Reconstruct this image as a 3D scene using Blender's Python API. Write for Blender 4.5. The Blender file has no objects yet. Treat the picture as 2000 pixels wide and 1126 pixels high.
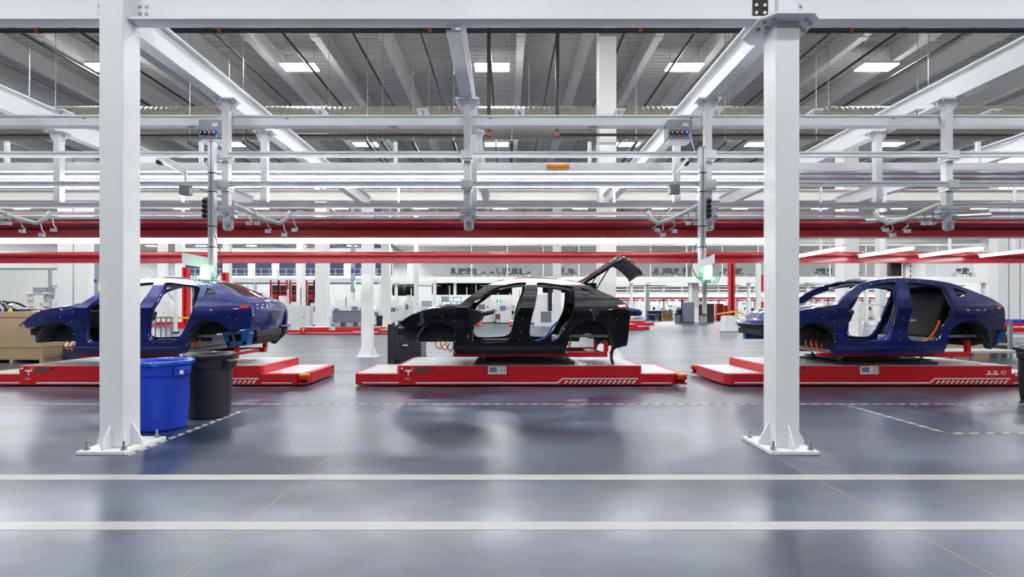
import bpy, bmesh, math, random
from mathutils import Vector, Matrix
from mathutils.geometry import delaunay_2d_cdt
random.seed(7)
R = math.radians
scn = bpy.context.scene
C = scn.collection

# ------------------------------------------------------------------ camera
CZ = 1.476            # eye height
F = 1000.0            # focal length in pixels of the 2000 px wide frame
VX, VY = 989.0, 603.0 # vanishing point of the level camera
cam = bpy.data.cameras.new('camera')
cam.sensor_width = 36.0
cam.lens = 18.0
cam.shift_x = (1000 - VX) / 2000
cam.shift_y = (VY - 563) / 2000
cam.clip_end = 400
cam_o = bpy.data.objects.new('camera', cam)
C.objects.link(cam_o)
cam_o.location = (0, 0, CZ)
cam_o.rotation_euler = (R(90), 0, 0)
scn.camera = cam_o

# ------------------------------------------------------------------ world, exposure
w = bpy.data.worlds.new('hall_daylight')  # even white surround, added as ambient fill
scn.world = w
w.use_nodes = True
bg = w.node_tree.nodes['Background']
bg.inputs[0].default_value = (0.93, 0.96, 1.0, 1)
bg.inputs[1].default_value = 1.0
scn.view_settings.view_transform = 'Standard'
scn.view_settings.look = 'None'
scn.view_settings.gamma = 1.0
scn.view_settings.use_curve_mapping = False
scn.view_settings.exposure = 0.62
HIGHBAY = 90.0        # emission of the ceiling fixtures
TUBE = 14.0           # emission of the work light tubes

# ------------------------------------------------------------------ materials
MATS = {}
def mat(name, col, rough=0.5, metal=0.0, coat=0.0, emit=None, estr=0.0, noise=None, alpha=1.0, trans=0.0, bump=0.0, spec=0.5):
    m = bpy.data.materials.new(name)
    m.use_nodes = True
    nt = m.node_tree
    b = nt.nodes['Principled BSDF']
    b.inputs['Base Color'].default_value = (*col, 1)
    b.inputs['Roughness'].default_value = rough
    b.inputs['Metallic'].default_value = metal
    b.inputs['Coat Weight'].default_value = coat
    b.inputs['Coat Roughness'].default_value = 0.03
    b.inputs['Specular IOR Level'].default_value = spec
    if trans:
        b.inputs['Transmission Weight'].default_value = trans
    if alpha < 1:
        b.inputs['Alpha'].default_value = alpha
    if emit:
        b.inputs['Emission Color'].default_value = (*emit, 1)
        b.inputs['Emission Strength'].default_value = estr
    if noise:
        sc, amt = noise
        tc = nt.nodes.new('ShaderNodeTexCoord')
        n = nt.nodes.new('ShaderNodeTexNoise')
        n.inputs['Scale'].default_value = sc
        n.inputs['Detail'].default_value = 5
        nt.links.new(tc.outputs['Object'], n.inputs['Vector'])
        mx = nt.nodes.new('ShaderNodeMix'); mx.data_type = 'RGBA'
        mx.inputs[6].default_value = (*[c * (1 - amt) for c in col], 1)
        mx.inputs[7].default_value = (*[min(1, c * (1 + amt)) for c in col], 1)
        nt.links.new(n.outputs['Fac'], mx.inputs[0])
        nt.links.new(mx.outputs[2], b.inputs['Base Color'])
        if bump:
            bp = nt.nodes.new('ShaderNodeBump')
            bp.inputs['Strength'].default_value = bump
            bp.inputs['Distance'].default_value = 0.01
            nt.links.new(n.outputs['Fac'], bp.inputs['Height'])
            nt.links.new(bp.outputs[0], b.inputs['Normal'])
    MATS[name] = m
    return m

mat('white_steel', (0.80, 0.81, 0.82), 0.38, noise=(1.3, 0.03))
mat('cream_steel', (0.76, 0.75, 0.71), 0.5, noise=(0.8, 0.05))
mat('deck', (0.60, 0.59, 0.56), 0.6, noise=(0.5, 0.06))
mat('aluminium', (0.78, 0.80, 0.83), 0.3, 0.25)
mat('steel_bolt', (0.45, 0.47, 0.47), 0.35, 0.9)
mat('galvanised', (0.40, 0.38, 0.33), 0.42, 0.45, noise=(3, 0.12))
mat('black_pipe', (0.012, 0.012, 0.013), 0.45)
mat('rust_fitting', (0.30, 0.05, 0.02), 0.5)
mat('red_beam', (0.36, 0.014, 0.020), 0.3, coat=0.2)
mat('agv_red', (0.62, 0.006, 0.014), 0.35, coat=0.25)
mat('tread', (0.62, 0.63, 0.65), 0.33, 0.55, noise=(9, 0.1))
mat('print_white', (0.85, 0.85, 0.85), 0.5)
mat('tape_white', (0.38, 0.375, 0.36), 0.45, noise=(6, 0.05))
mat('tape_dark', (0.06, 0.065, 0.08), 0.4)
mat('joint', (0.30, 0.26, 0.12), 0.6)
mat('paint_black', (0.002, 0.002, 0.004), 0.3, coat=1.0, spec=0.2)
mat('dark_cladding', (0.05, 0.055, 0.065), 0.7)
mat('paint_blue', (0.001, 0.009, 0.115), 0.35, 0.0, coat=1.0, spec=0.3)
mat('primer_blue', (0.008, 0.07, 0.24), 0.35, 0.2, coat=0.5)
mat('dark_glass', (0.012, 0.013, 0.016), 0.05, coat=0.6)
mat('headliner', (0.50, 0.52, 0.55), 0.8)
mat('pan_grey', (0.30, 0.33, 0.37), 0.4, 0.3, noise=(7, 0.2))
mat('trim_black', (0.008, 0.008, 0.010), 0.65)
mat('liner', (0.045, 0.055, 0.065), 0.6)
mat('liner_dark', (0.014, 0.017, 0.022), 0.55)
mat('tail_red', (0.32, 0.004, 0.01), 0.12, coat=0.8)
mat('cable_blue', (0.01, 0.07, 0.55), 0.4)
mat('cable_orange', (0.72, 0.13, 0.01), 0.4)
mat('cable_black', (0.01, 0.01, 0.012), 0.5)
mat('cable_green', (0.02, 0.45, 0.22), 0.45)
mat('bin_blue', (0.005, 0.045, 0.50), 0.42)
mat('bin_black', (0.016, 0.017, 0.021), 0.45, noise=(6, 0.3))
mat('bag_blue', (0.02, 0.11, 0.62), 0.2, bump=0.6, noise=(14, 0.3))
mat('bag_black', (0.02, 0.022, 0.026), 0.2, bump=0.8, noise=(14, 0.4))
mat('crate', (0.018, 0.021, 0.030), 0.5)
mat('cardboard', (0.42, 0.30, 0.18), 0.8, noise=(3, 0.1))
mat('pallet_wood', (0.45, 0.33, 0.19), 0.8, noise=(8, 0.2))
mat('box_grey', (0.33, 0.35, 0.38), 0.45)
mat('cab_grey', (0.16, 0.17, 0.22), 0.5)
mat('cab_brown', (0.12, 0.055, 0.055), 0.5)
mat('cab_white', (0.74, 0.75, 0.75), 0.5)
mat('far_white', (0.84, 0.84, 0.82), 0.6, noise=(0.4, 0.04))
mat('yellow', (0.75, 0.48, 0.03), 0.5)
mat('orange', (0.85, 0.28, 0.02), 0.5)
mat('navy', (0.02, 0.035, 0.09), 0.5)
mat('pallet_blue', (0.02, 0.16, 0.5), 0.5)
mat('plant', (0.05, 0.12, 0.04), 0.7)
mat('skin', (0.5, 0.3, 0.22), 0.6)
mat('hi_vis', (0.75, 0.72, 0.05), 0.6)
mat('sign_white', (0.82, 0.83, 0.84), 0.4)
mat('screen_grey', (0.18, 0.23, 0.36), 0.2)
mat('highbay', (0.9, 0.9, 0.9), 0.5, emit=(0.97, 0.985, 1.0), estr=HIGHBAY)
mat('tube', (0.9, 0.9, 0.9), 0.5, emit=(0.97, 0.98, 1.0), estr=TUBE)
mat('lamp_green', (0.1, 0.8, 0.3), 0.4, emit=(0.22, 1.0, 0.38), estr=3.2)
mat('lamp_green_far', (0.1, 0.8, 0.3), 0.4, emit=(0.1, 1.0, 0.3), estr=3.0)
mat('screen_lit', (0.1, 0.2, 0.5), 0.4, emit=(0.35, 0.55, 1.0), estr=1.2)
mat('panel_gloss', (0.80, 0.83, 0.88), 0.12, 0.35)
m = mat('office_glass', (0.45, 0.52, 0.49), 0.05)
m.node_tree.nodes['Principled BSDF'].inputs['Alpha'].default_value = 0.09

def floor_material():
    m = bpy.data.materials.new('polished_concrete'); m.use_nodes = True
    nt = m.node_tree; b = nt.nodes['Principled BSDF']
    tc = nt.nodes.new('ShaderNodeTexCoord')
    mp = nt.nodes.new('ShaderNodeMapping'); mp.inputs['Scale'].default_value = (0.55, 1.0, 1)
    nt.links.new(tc.outputs['Object'], mp.inputs[0])
    n1 = nt.nodes.new('ShaderNodeTexNoise'); n1.inputs['Scale'].default_value = 0.9; n1.inputs['Detail'].default_value = 6; n1.inputs['Roughness'].default_value = 0.55; n1.inputs['Distortion'].default_value = 0.25
    nt.links.new(mp.outputs[0], n1.inputs['Vector'])
    cr = nt.nodes.new('ShaderNodeValToRGB')
    cr.color_ramp.elements[0].position = 0.40; cr.color_ramp.elements[0].color = (0.012, 0.022, 0.044, 1)
    cr.color_ramp.elements[1].position = 0.62; cr.color_ramp.elements[1].color = (0.065, 0.088, 0.135, 1)
    nt.links.new(n1.outputs['Fac'], cr.inputs[0])
    n2 = nt.nodes.new('ShaderNodeTexNoise'); n2.inputs['Scale'].default_value = 5; n2.inputs['Detail'].default_value = 3
    nt.links.new(tc.outputs['Object'], n2.inputs['Vector'])
    mx = nt.nodes.new('ShaderNodeMix'); mx.data_type = 'RGBA'; mx.blend_type = 'MULTIPLY'; mx.inputs[0].default_value = 1.0
    m2 = nt.nodes.new('ShaderNodeMapRange'); m2.inputs[1].default_value = 0.3; m2.inputs[2].default_value = 0.7; m2.inputs[3].default_value = 0.85; m2.inputs[4].default_value = 1.15
    nt.links.new(n2.outputs['Fac'], m2.inputs[0])
    nt.links.new(cr.outputs[0], mx.inputs[6]); nt.links.new(m2.outputs[0], mx.inputs[7])
    nt.links.new(mx.outputs[2], b.inputs['Base Color'])
    mr = nt.nodes.new('ShaderNodeMapRange')
    mr.inputs[1].default_value = 0.3; mr.inputs[2].default_value = 0.7
    mr.inputs[3].default_value = 0.22; mr.inputs[4].default_value = 0.31
    n3 = nt.nodes.new('ShaderNodeTexNoise'); n3.inputs['Scale'].default_value = 0.7; n3.inputs['Detail'].default_value = 2
    nt.links.new(tc.outputs['Object'], n3.inputs['Vector'])
    nt.links.new(n3.outputs['Fac'], mr.inputs[0])
    b.inputs['Roughness'].default_value = 0.30
    b.inputs['Specular IOR Level'].default_value = 0.8
    MATS['floor'] = m
floor_material()

# ------------------------------------------------------------------ helpers
def at(px, py, Y):                       # a pixel at a known distance
    return Vector(((px - VX) * Y / F, Y, CZ - (py - VY) * Y / F))
def gx(px, Y): return (px - VX) * Y / F
def gz(py, Y): return CZ - (py - VY) * Y / F
def fy(py): return CZ * F / (py - VY)    # distance of a floor point seen at row py

ORG = {}
def org(o): return ORG.get(o.name, Vector((0, 0, 0)))

class MB:
    """collects faces in world coordinates and links them as one mesh object"""
    def __init__(s): s.v = []; s.f = []; s.mi = []; s.mats = []; s.cur = 0
    def use(s, m):
        if m not in s.mats: s.mats.append(m)
        s.cur = s.mats.index(m); return s
    def add(s, vs, fs):
        o = len(s.v); s.v += [Vector(p) for p in vs]
        for f in fs: s.f.append([i + o for i in f]); s.mi.append(s.cur)
        return s
    def box(s, x0, x1, y0, y1, z0, z1):
        if x0 > x1: x0, x1 = x1, x0
        if y0 > y1: y0, y1 = y1, y0
        if z0 > z1: z0, z1 = z1, z0
        return s.add([(x0, y0, z0), (x1, y0, z0), (x1, y1, z0), (x0, y1, z0), (x0, y0, z1), (x1, y0, z1), (x1, y1, z1), (x0, y1, z1)],
                     [(0, 3, 2, 1), (4, 5, 6, 7), (0, 1, 5, 4), (1, 2, 6, 5), (2, 3, 7, 6), (3, 0, 4, 7)])
    def prism(s, poly, axis, a, b):      # poly counter-clockwise in the other two axes
        n = len(poly)
        def P(p, t):
            return {'x': (t, p[0], p[1]), 'y': (p[0], t, p[1]), 'z': (p[0], p[1], t)}[axis]
        vs = [P(p, a) for p in poly] + [P(p, b) for p in poly]
        fs = [tuple(range(n - 1, -1, -1)), tuple(range(n, 2 * n))]
        fs += [(i, (i + 1) % n, n + (i + 1) % n, n + i) for i in range(n)]
        if axis == 'y': fs = [tuple(reversed(f)) for f in fs]
        return s.add(vs, fs)
    def cyl(s, p0, p1, r, n=12, r1=None):
        p0, p1 = Vector(p0), Vector(p1); r1 = r if r1 is None else r1
        d = (p1 - p0).normalized()
        a = Vector((0, 0, 1)) if abs(d.z) < 0.9 else Vector((1, 0, 0))
        e = d.cross(a).normalized(); g = d.cross(e)
        vs = []
        for p, rr in ((p0, r), (p1, r1)):
            for i in range(n):
                t = 2 * math.pi * i / n
                vs.append(p + (e * math.cos(t) + g * math.sin(t)) * rr)
        fs = [(i, i + n, (i + 1) % n + n, (i + 1) % n) for i in range(n)] + [tuple(range(n)), tuple(range(2 * n - 1, n - 1, -1))]
        return s.add(vs, fs)
    def tube(s, pts, r, n=8):
        pts = [Vector(p) for p in pts]; vs = []; fs = []
        prev = None
        for k, p in enumerate(pts):
            d = (pts[min(k + 1, len(pts) - 1)] - pts[max(k - 1, 0)]).normalized()
            if prev is None:
                a = Vector((0, 0, 1)) if abs(d.z) < 0.9 else Vector((1, 0, 0))
                e = d.cross(a).normalized()
            else:
                e = (prev - d * prev.dot(d)).normalized()
            prev = e; g = d.cross(e)
            for i in range(n):
                t = 2 * math.pi * i / n
                vs.append(p + (e * math.cos(t) + g * math.sin(t)) * r)
        for k in range(len(pts) - 1):
            for i in range(n):
                fs.append((k * n + i, (k + 1) * n + i, (k + 1) * n + (i + 1) % n, k * n + (i + 1) % n))
        fs += [tuple(range(n)), tuple(range(len(vs) - 1, len(vs) - n - 1, -1))]
        return s.add(vs, fs)
    def lathe(s, prof, cx, cy, n=32):    # prof: (r, z) from bottom to top, outside
        vs = []; fs = []
        for r, z in prof:
            for i in range(n):
                t = 2 * math.pi * i / n
                vs.append((cx + r * math.cos(t), cy + r * math.sin(t), z))
        for k in range(len(prof) - 1):
            for i in range(n):
                fs.append((k * n + i, k * n + (i + 1) % n, (k + 1) * n + (i + 1) % n, (k + 1) * n + i))
        return s.add(vs, fs)
    def grid(s, fn, nu, nv, thick=None):  # fn(s,t) -> point; optional thickness vector
        vs = [Vector(fn(i / nu, j / nv)) for i in range(nu + 1) for j in range(nv + 1)]
        q = lambda i, j: i * (nv + 1) + j
        fs = [(q(i, j), q(i + 1, j), q(i + 1, j + 1), q(i, j + 1)) for i in range(nu) for j in range(nv)]
        if thick is not None:
            t = Vector(thick); k = len(vs); vs += [p + t for p in vs]
            fs += [tuple(reversed([i + k for i in f])) for f in fs]
            ring = [q(i, 0) for i in range(nu + 1)] + [q(nu, j) for j in range(1, nv + 1)] + [q(i, nv) for i in range(nu - 1, -1, -1)] + [q(0, j) for j in range(nv - 1, 0, -1)]
            m = len(ring)
            fs += [(ring[i], ring[i] + k, ring[(i + 1) % m] + k, ring[(i + 1) % m]) for i in range(m)]
        return s.add(vs, fs)
    def build(s, name, m, parent=None, smooth=False, bevel=0.0, origin=None, kind=None, angle=38):
        me = bpy.data.meshes.new(name)
        if parent is not None: o0 = org(parent) if origin is None else Vector(origin)
        elif origin is not None: o0 = Vector(origin)
        else:
            xs = [p.x for p in s.v]; ys = [p.y for p in s.v]; zs = [p.z for p in s.v]
            o0 = Vector(((min(xs) + max(xs)) / 2, (min(ys) + max(ys)) / 2, min(zs)))
        me.from_pydata([tuple(p - o0) for p in s.v], [], s.f)
        if s.mats:
            for k in s.mats: me.materials.append(MATS[k])
            me.polygons.foreach_set('material_index', s.mi)
        else: me.materials.append(MATS[m])
        me.update()
        if smooth:
            me.shade_smooth(); me.set_sharp_from_angle(angle=R(angle))
        o = bpy.data.objects.new(name, me); C.objects.link(o)
        if parent is not None:
            o.parent = parent
            o.location = o0 - org(parent)
        else: o.location = o0
        ORG[o.name] = o0
        if bevel:
            b = o.modifiers.new('edge', 'BEVEL'); b.width = bevel; b.segments = 2; b.limit_method = 'ANGLE'; b.angle_limit = R(40)
        if kind: o['kind'] = kind
        return o

def fix_normals(o):
    bm = bmesh.new(); bm.from_mesh(o.data)
    bmesh.ops.recalc_face_normals(bm, faces=bm.faces)
    bm.to_mesh(o.data); bm.free()
    return o
LABELS = {}
def tag(o, label, cat, group=None):
    o['label'] = label; o['category'] = cat
    if group: o['group'] = group
    LABELS.setdefault(label, []).append(group)
    return o
def thing(name, label, cat, loc, group=None):
    o = bpy.data.objects.new(name, None); C.objects.link(o)
    o.empty_display_size = 0.1
    o.location = loc; ORG[o.name] = Vector(loc)
    return tag(o, label, cat, group)
def children(o): return [c for c in bpy.data.objects if c.parent == o]
def copy_tree(o, parent=None):
    c = o.copy(); C.objects.link(c)
    if parent is not None: c.parent = parent
    for ch in KIDS(o): copy_tree(ch, c)
    return c
def KIDS(o): return list(o.children)
def dup(root, loc, label, rotz=0.0, group=None):
    c = copy_tree(root); c.location = loc; c.rotation_euler[2] = rotz
    ORG[c.name] = Vector(loc)
    c['label'] = label; LABELS.setdefault(label, []).append(group or c.get('group'))
    if group: c['group'] = group
    return c
def text_mesh(txt, size, name, m, parent, loc, rot=(math.pi / 2, 0, 0), ext=0.0008):
    cu = bpy.data.curves.new(name, 'FONT'); cu.body = txt; cu.size = size; cu.extrude = ext; cu.resolution_u = 2
    t = bpy.data.objects.new(name + '_tmp', cu); C.objects.link(t)
    me = bpy.data.meshes.new_from_object(t)
    bpy.data.objects.remove(t); bpy.data.curves.remove(cu)
    me.name = name; me.materials.clear(); me.materials.append(MATS[m])
    o = bpy.data.objects.new(name, me); C.objects.link(o)
    o.parent = parent; o.location = Vector(loc) - org(parent); o.rotation_euler = rot
    return o
ORD = ['first', 'second', 'third', 'fourth', 'fifth', 'sixth', 'seventh', 'eighth', 'ninth', 'tenth', 'eleventh', 'twelfth', 'thirteenth', 'fourteenth', 'fifteenth', 'sixteenth', 'seventeenth', 'eighteenth', 'nineteenth', 'twentieth', 'twenty-first', 'twenty-second', 'twenty-third', 'twenty-fourth', 'twenty-fifth', 'twenty-sixth', 'twenty-seventh', 'twenty-eighth', 'twenty-ninth', 'thirtieth', 'thirty-first', 'thirty-second']
def ordn(i): return ORD[i] if i < len(ORD) else '%dth' % (i + 1)
# ================================================================== THE SETTING
fl = MB().box(-60, 60, -26, 100, -0.2, 0.0).build('floor', 'floor', origin=(0, 0, 0), kind='structure')

def floor_strip(name, x0, x1, y0, y1, m, z=0.0015):
    return MB().box(x0, x1, y0, y1, 0.0002, z).build(name, m, fl)
# painted walkway lines
floor_strip('painted_line', -40, 40, fy(936.5), fy(926.5), 'tape_white')
floor_strip('painted_line', -40, 40, fy(1034), fy(1018), 'tape_white')
floor_strip('painted_line', -40, 40, 18.25, 18.45, 'tape_white')
floor_strip('painted_line', -40, 40, 16.3, 16.5, 'tape_white')
# saw-cut joints
for k in range(-4, 6):
    floor_strip('saw_cut_joint', -1.78 + 4.48 * k - 0.005, -1.78 + 4.48 * k + 0.005, -20, 60, 'joint', 0.0008)
for y in (13.2, 22.0, 31.0):
    floor_strip('saw_cut_joint', -40, 40, y - 0.005, y + 0.005, 'joint', 0.0008)
# dashed tape: parallelogram dashes sharing one mesh
def dash_mesh(L, W, skew, m):
    me = bpy.data.meshes.new('dash')
    h = 0.0022
    p = [(-L / 2 - skew, -W / 2), (L / 2 - skew, -W / 2), (L / 2 + skew, W / 2), (-L / 2 + skew, W / 2)]
    me.from_pydata([(x, y, 0.0004) for x, y in p] + [(x, y, h) for x, y in p], [],
                   [(3, 2, 1, 0), (4, 5, 6, 7), (0, 1, 5, 4), (1, 2, 6, 5), (2, 3, 7, 6), (3, 0, 4, 7)])
    me.materials.append(MATS[m]); return me
DX = dash_mesh(0.105, 0.075, 0.03, 'tape_white')
def dashes(p0, p1, step, backing=True):
    p0, p1 = Vector(p0), Vector(p1); L = (p1 - p0).length; d = (p1 - p0) / L
    ang = math.atan2(d.y, d.x)
    n = int(L / step)
    for i in range(n):
        o = bpy.data.objects.new('tape_dash', DX); C.objects.link(o); o.parent = fl
        q = p0 + d * (step * (i + 0.5)); o.location = (q.x, q.y, 0); o.rotation_euler[2] = ang
    if backing:
        e = Vector((-d.y, d.x, 0)) * 0.038
        pts = [p0 - e, p1 - e, p1 + e, p0 + e]
        MB().add([(p.x, p.y, 0.0003) for p in pts] + [(p.x, p.y, 0.0012) for p in pts],
                 [(3, 2, 1, 0), (4, 5, 6, 7), (0, 1, 5, 4), (1, 2, 6, 5), (2, 3, 7, 6), (3, 0, 4, 7)]).build('tape_backing', 'tape_dark', fl)
dashes((-8.4, 7.95, 0), (8.6, 7.95, 0), 0.19)
dashes((-3.83, 5.15, 0), (-3.83, 7.42, 0), 0.16)
dashes((5.23, 7.86, 0), (5.23, 6.12, 0), 0.19)
dashes((5.27, 6.08, 0), (7.2, 6.08, 0), 0.19)
dashes((-8.4, 12.1, 0), (8.4, 12.1, 0), 0.22)

# roof deck: trapezoid flutes running across
deck = MB()
ys = []; z0, z1 = 10.90, 10.965; p = 0.26
y = -26.0
prof = []
while y < 100:
    prof += [(y, z0), (y + 0.10, z0), (y + 0.13, z1), (y + 0.23, z1)]
    y += p
vs = [(-60, a, b) for a, b in prof] + [(60, a, b) for a, b in prof]
n = len(prof)
deck.add(vs, [(i, i + n, i + n + 1, i + 1) for i in range(n - 1)])
deck.box(-60, 60, -26, 100, 11.05, 11.1)
ceil = deck.build('ceiling', 'deck', origin=(0, 0, 10.9), kind='structure')
# roof joists, one mesh shared
def joist():
    m = MB()
    m.box(-0.13, 0.13, -26, 100, 10.30, 10.34)
    m.box(-0.05, 0.05, -26, 100, 10.34, 10.88)
    m.box(-0.13, 0.13, -26, 100, 10.86, 10.90)
    for k in range(20):
        m.box(-0.16, 0.16, -20 + k * 6.1, -19.75 + k * 6.1, 10.285, 10.35)
    return m
j0 = joist().build('joist', 'cream_steel', ceil)
for k in range(-19, 20):
    if k == 0: j0.location.x = 0.48; continue
    o = j0.copy(); C.objects.link(o); o.location.x = 0.48 + 2.23 * k
for yy in (14.2, 31.0, 48.0, 65.0):
    MB().box(-60, 60, yy - 0.15, yy + 0.15, 9.85, 10.28).build('girder', 'cream_steel', ceil)

wb = MB().box(-60, 60, 99, 99.4, 0, 10.9).build('wall_back', 'far_white', kind='structure')
wl = MB().box(-60.3, -60, -26, 100, 0, 10.9).build('wall_left', 'far_white', kind='structure')
wr = MB().box(60, 60.3, -26, 100, 0, 10.9).build('wall_right', 'far_white', kind='structure')
wf = MB().box(-60, 60, -26.4, -26, 0, 10.9).build('wall_front', 'dark_cladding', kind='structure')  # unseen wall, kept dark so the car flanks reflect little

# ------------------------------------------------------------------ near columns
def bolt(m, x, y, z, r=0.016, h=0.09):
    m.cyl((x, y, z), (x, y, z + h), r * 0.7, 8); m.cyl((x, y, z + 0.006), (x, y, z + 0.034), r * 1.5, 6); m.cyl((x, y, z), (x, y, z + 0.006), r * 2.1, 10)
def near_column(cx, label, cap):
    t = thing('steel_column', label, 'column', (cx, 5.45, 0))
    hw = 0.125; y0, y1 = 5.32, 5.58
    MB().box(cx - hw, cx + hw, y0, y1, 0.035, 4.46 if cap else 5.2).build('shaft', 'white_steel', t, bevel=0.012)
    MB().box(cx - 0.25, cx + 0.25, 5.18, 5.81, 0.0, 0.035).build('base_plate', 'white_steel', t, bevel=0.004)
    gz0 = 0.035
    prof = [(0, 0), (0.115, 0), (0.115, 0.05), (0.012, 0.23), (0, 0.23)]
    for sx in (-1, 1):
        MB().prism([(cx + sx * (hw + a), gz0 + b) for a, b in (prof if sx > 0 else prof[::-1])], 'y', 5.44, 5.46).build('gusset', 'white_steel', t)
    for sy in (-1, 1):
        b0 = y0 if sy < 0 else y1
        MB().prism([(b0 + sy * a, gz0 + b) for a, b in (prof if sy > 0 else prof[::-1])], 'x', cx - 0.01, cx + 0.01).build('gusset', 'white_steel', t)
    for sx in (-1, 1):
        for yy in (5.245, 5.745):
            m = MB(); bolt(m, cx + sx * 0.19, yy, 0.035); m.build('anchor_bolt', 'steel_bolt', t, smooth=True)
    if cap:
        e = 0.12
        poly = [(cx - 0.31 + e, 5.17), (cx + 0.31 - e, 5.17), (cx + 0.31, 5.29), (cx + 0.31, 5.68), (cx + 0.17, 5.80), (cx - 0.17, 5.80), (cx - 0.31, 5.68), (cx - 0.31, 5.29)]
        MB().prism(poly, 'z', 4.46, 4.485).build('cap_plate', 'white_steel', t)
        MB().box(cx - 0.09, cx + 0.11, 5.33, 5.57, 4.485, 5.2).build('upper_shaft', 'white_steel', t)
        for sx in (-1, 1):
            for dx, yy in ((0.17, 5.27), (0.24, 5.33), (0.17, 5.42), (0.24, 5.46)):
                MB().cyl((cx + sx * dx, yy, 4.43), (cx + sx * dx, yy, 4.46), 0.022, 6).build('cap_bolt', 'steel_bolt', t)
    return t
near_column(-4.11, 'white box-section steel column with bolted base plate beside blue bin', False)
near_column(2.925, 'white box-section steel column with wide bolted cap plate in front of blue car nose', True)

# ------------------------------------------------------------------ frame beams
BZ0, BZ1 = 4.48, 4.84
def ibeam_x(name, label, x0, x1, y, z0, z1, fw=0.17, ft=0.03, m='white_steel'):
    t = thing(name, label, 'beam', ((x0 + x1) / 2, y, z0))
    MB().box(x0, x1, y - 0.008, y + 0.008, z0 + ft, z1 - ft).build('web', m, t)
    MB().box(x0, x1, y - fw / 2, y + fw / 2, z0, z0 + ft).build('flange', m, t)
    MB().box(x0, x1, y - fw / 2, y + fw / 2, z1 - ft, z1).build('flange', m, t)
    return t
def ibeam_y(name, label, x, y0, y1, z0=BZ0, z1=BZ1, fw=0.17, ft=0.025, m='white_steel'):
    t = thing(name, label, 'beam', (x, (y0 + y1) / 2, z0))
    MB().box(x - 0.02, x + 0.02, y0, y1, z0 + ft, z1 - ft).build('web', m, t)
    MB().box(x - fw / 2, x + fw / 2, y0, y1, z0, z0 + ft).build('flange', m, t)
    MB().box(x - fw / 2, x + fw / 2, y0, y1, z1 - ft, z1).build('flange', m, t)
    return t
for x0, x1, lab in ((-11.0, -4.24, 'white steel cross beam at top left, left of the near column'),
                    (-3.98, 2.79, 'long white steel cross beam along the top between the two near columns'),
                    (3.06, 9.9, 'white steel cross beam at top right, right of the near column')):
    t = ibeam_x('cross_beam', lab, x0, x1, 5.46, 4.52, 5.1)
    if x0 == -3.98:
        MB().box(-0.575, -0.561, 5.38, 5.452, 4.55, 5.07).build('stiffener', 'white_steel', t)
        for sx in (-3.9, -3.83):
            for zz in (4.62, 4.70):
                m = MB(); m.cyl((sx, 5.452, zz), (sx, 5.437, zz), 0.018, 6); m.build('web_bolt', 'steel_bolt', t)
        MB().box(2.62, 2.78, 5.443, 5.452, 4.55, 5.05).build('splice_plate', 'trim_black', t)
        for sx in (2.655, 2.745):
            for zz in (4.62, 4.70, 4.78):
                MB().cyl((sx, 5.443, zz), (sx, 5.43, zz), 0.018, 6).build('web_bolt', 'print_white', t)
    elif x0 < -4:
        for zz in (4.62, 4.70):
            MB().cyl((-4.33, 5.452, zz), (-4.33, 5.437, zz), 0.018, 6).build('web_bolt', 'steel_bolt', t)
    else:
        for zz in (4.62, 4.70):
            MB().cyl((3.14, 5.452, zz), (3.14, 5.437, zz), 0.018, 6).build('web_bolt', 'steel_bolt', t)
for x, lab in ((-7.65, 'white steel beam running away from upper left edge of the picture'),
               (-4.13, 'white steel beam running away from behind the left near column'),
               (-0.57, 'white steel beam running away at the middle, bluish underside'),
               (2.925, 'white steel beam running away from the capped right column'),
               (6.45, 'white steel beam running away from upper right edge, above the right hanger'),
               (9.95, 'white steel beam running away at far right behind the rails')):
    ibeam_y('runway_beam', lab, x, 5.56, 15.4)
ibeam_x('cross_beam', 'cream steel cross beam far behind the white light canopy', -20, 20, 15.5, 4.74, 5.08, m='cream_steel')

# second row column and tall building columns
def plain_column(x, y, wd, h, label, plate=True, m='white_steel', dp=None):
    dp = dp or wd
    t = thing('building_column', label, 'column', (x, y, 0))
    MB().box(x - wd / 2, x + wd / 2, y - dp / 2, y + dp / 2, 0.0, h).build('shaft', m, t, bevel=0.01)
    if plate:
        MB().box(x - wd * 0.95, x + wd * 0.95, y - dp * 0.95, y + dp * 0.95, 0.0, 0.04).build('base_plate', m, t)
        for sx in (-1, 1):
            pr = [(x + sx * wd / 2, 0.04), (x + sx * wd * 0.92, 0.04), (x + sx * wd * 0.92, 0.1), (x + sx * wd / 2, 0.42)]
            MB().prism(pr if sx > 0 else pr[::-1], 'y', y - 0.012, y + 0.012).build('gusset', m, t)
    else:
        MB().box(x - wd * 0.56, x + wd * 0.56, y - dp * 0.56, y + dp * 0.56, 0, 0.35).build('kick_guard', m, t)
    return t
plain_column(gx(718, 15.75), 15.75, 0.31, 4.74, 'slim white column with flared foot left of the black crate')
plain_column(gx(1184, 15.3), 15.3, 0.5, 10.3, 'tall white building column rising behind the open tailgate', m='far_white')
plain_column(gx(1654, 24.0), 24.0, 0.68, 10.3, 'tall white building column seen above the right blue car roof', m='far_white')
plain_column(gx(630, 36.0), 36.0, 0.78, 10.3, 'tall white building column behind the far red cart, by the white cabinet', m='far_white')
plain_column(gx(588, 46.0), 46.0, 0.6, 10.3, 'white building column just right of the left car tail', m='far_white')
plain_column(gx(754, 42.0), 42.0, 0.66, 10.3, 'white building column directly above the black crate', m='far_white')
plain_column(gx(813, 44.0), 44.0, 0.36, 9.8, 'slender white column above the black car bonnet', False, 'far_white')
plain_column(gx(849, 52.0), 52.0, 0.34, 4.4, 'short white column under the mezzanine behind the black car windscreen', False, 'far_white')
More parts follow.
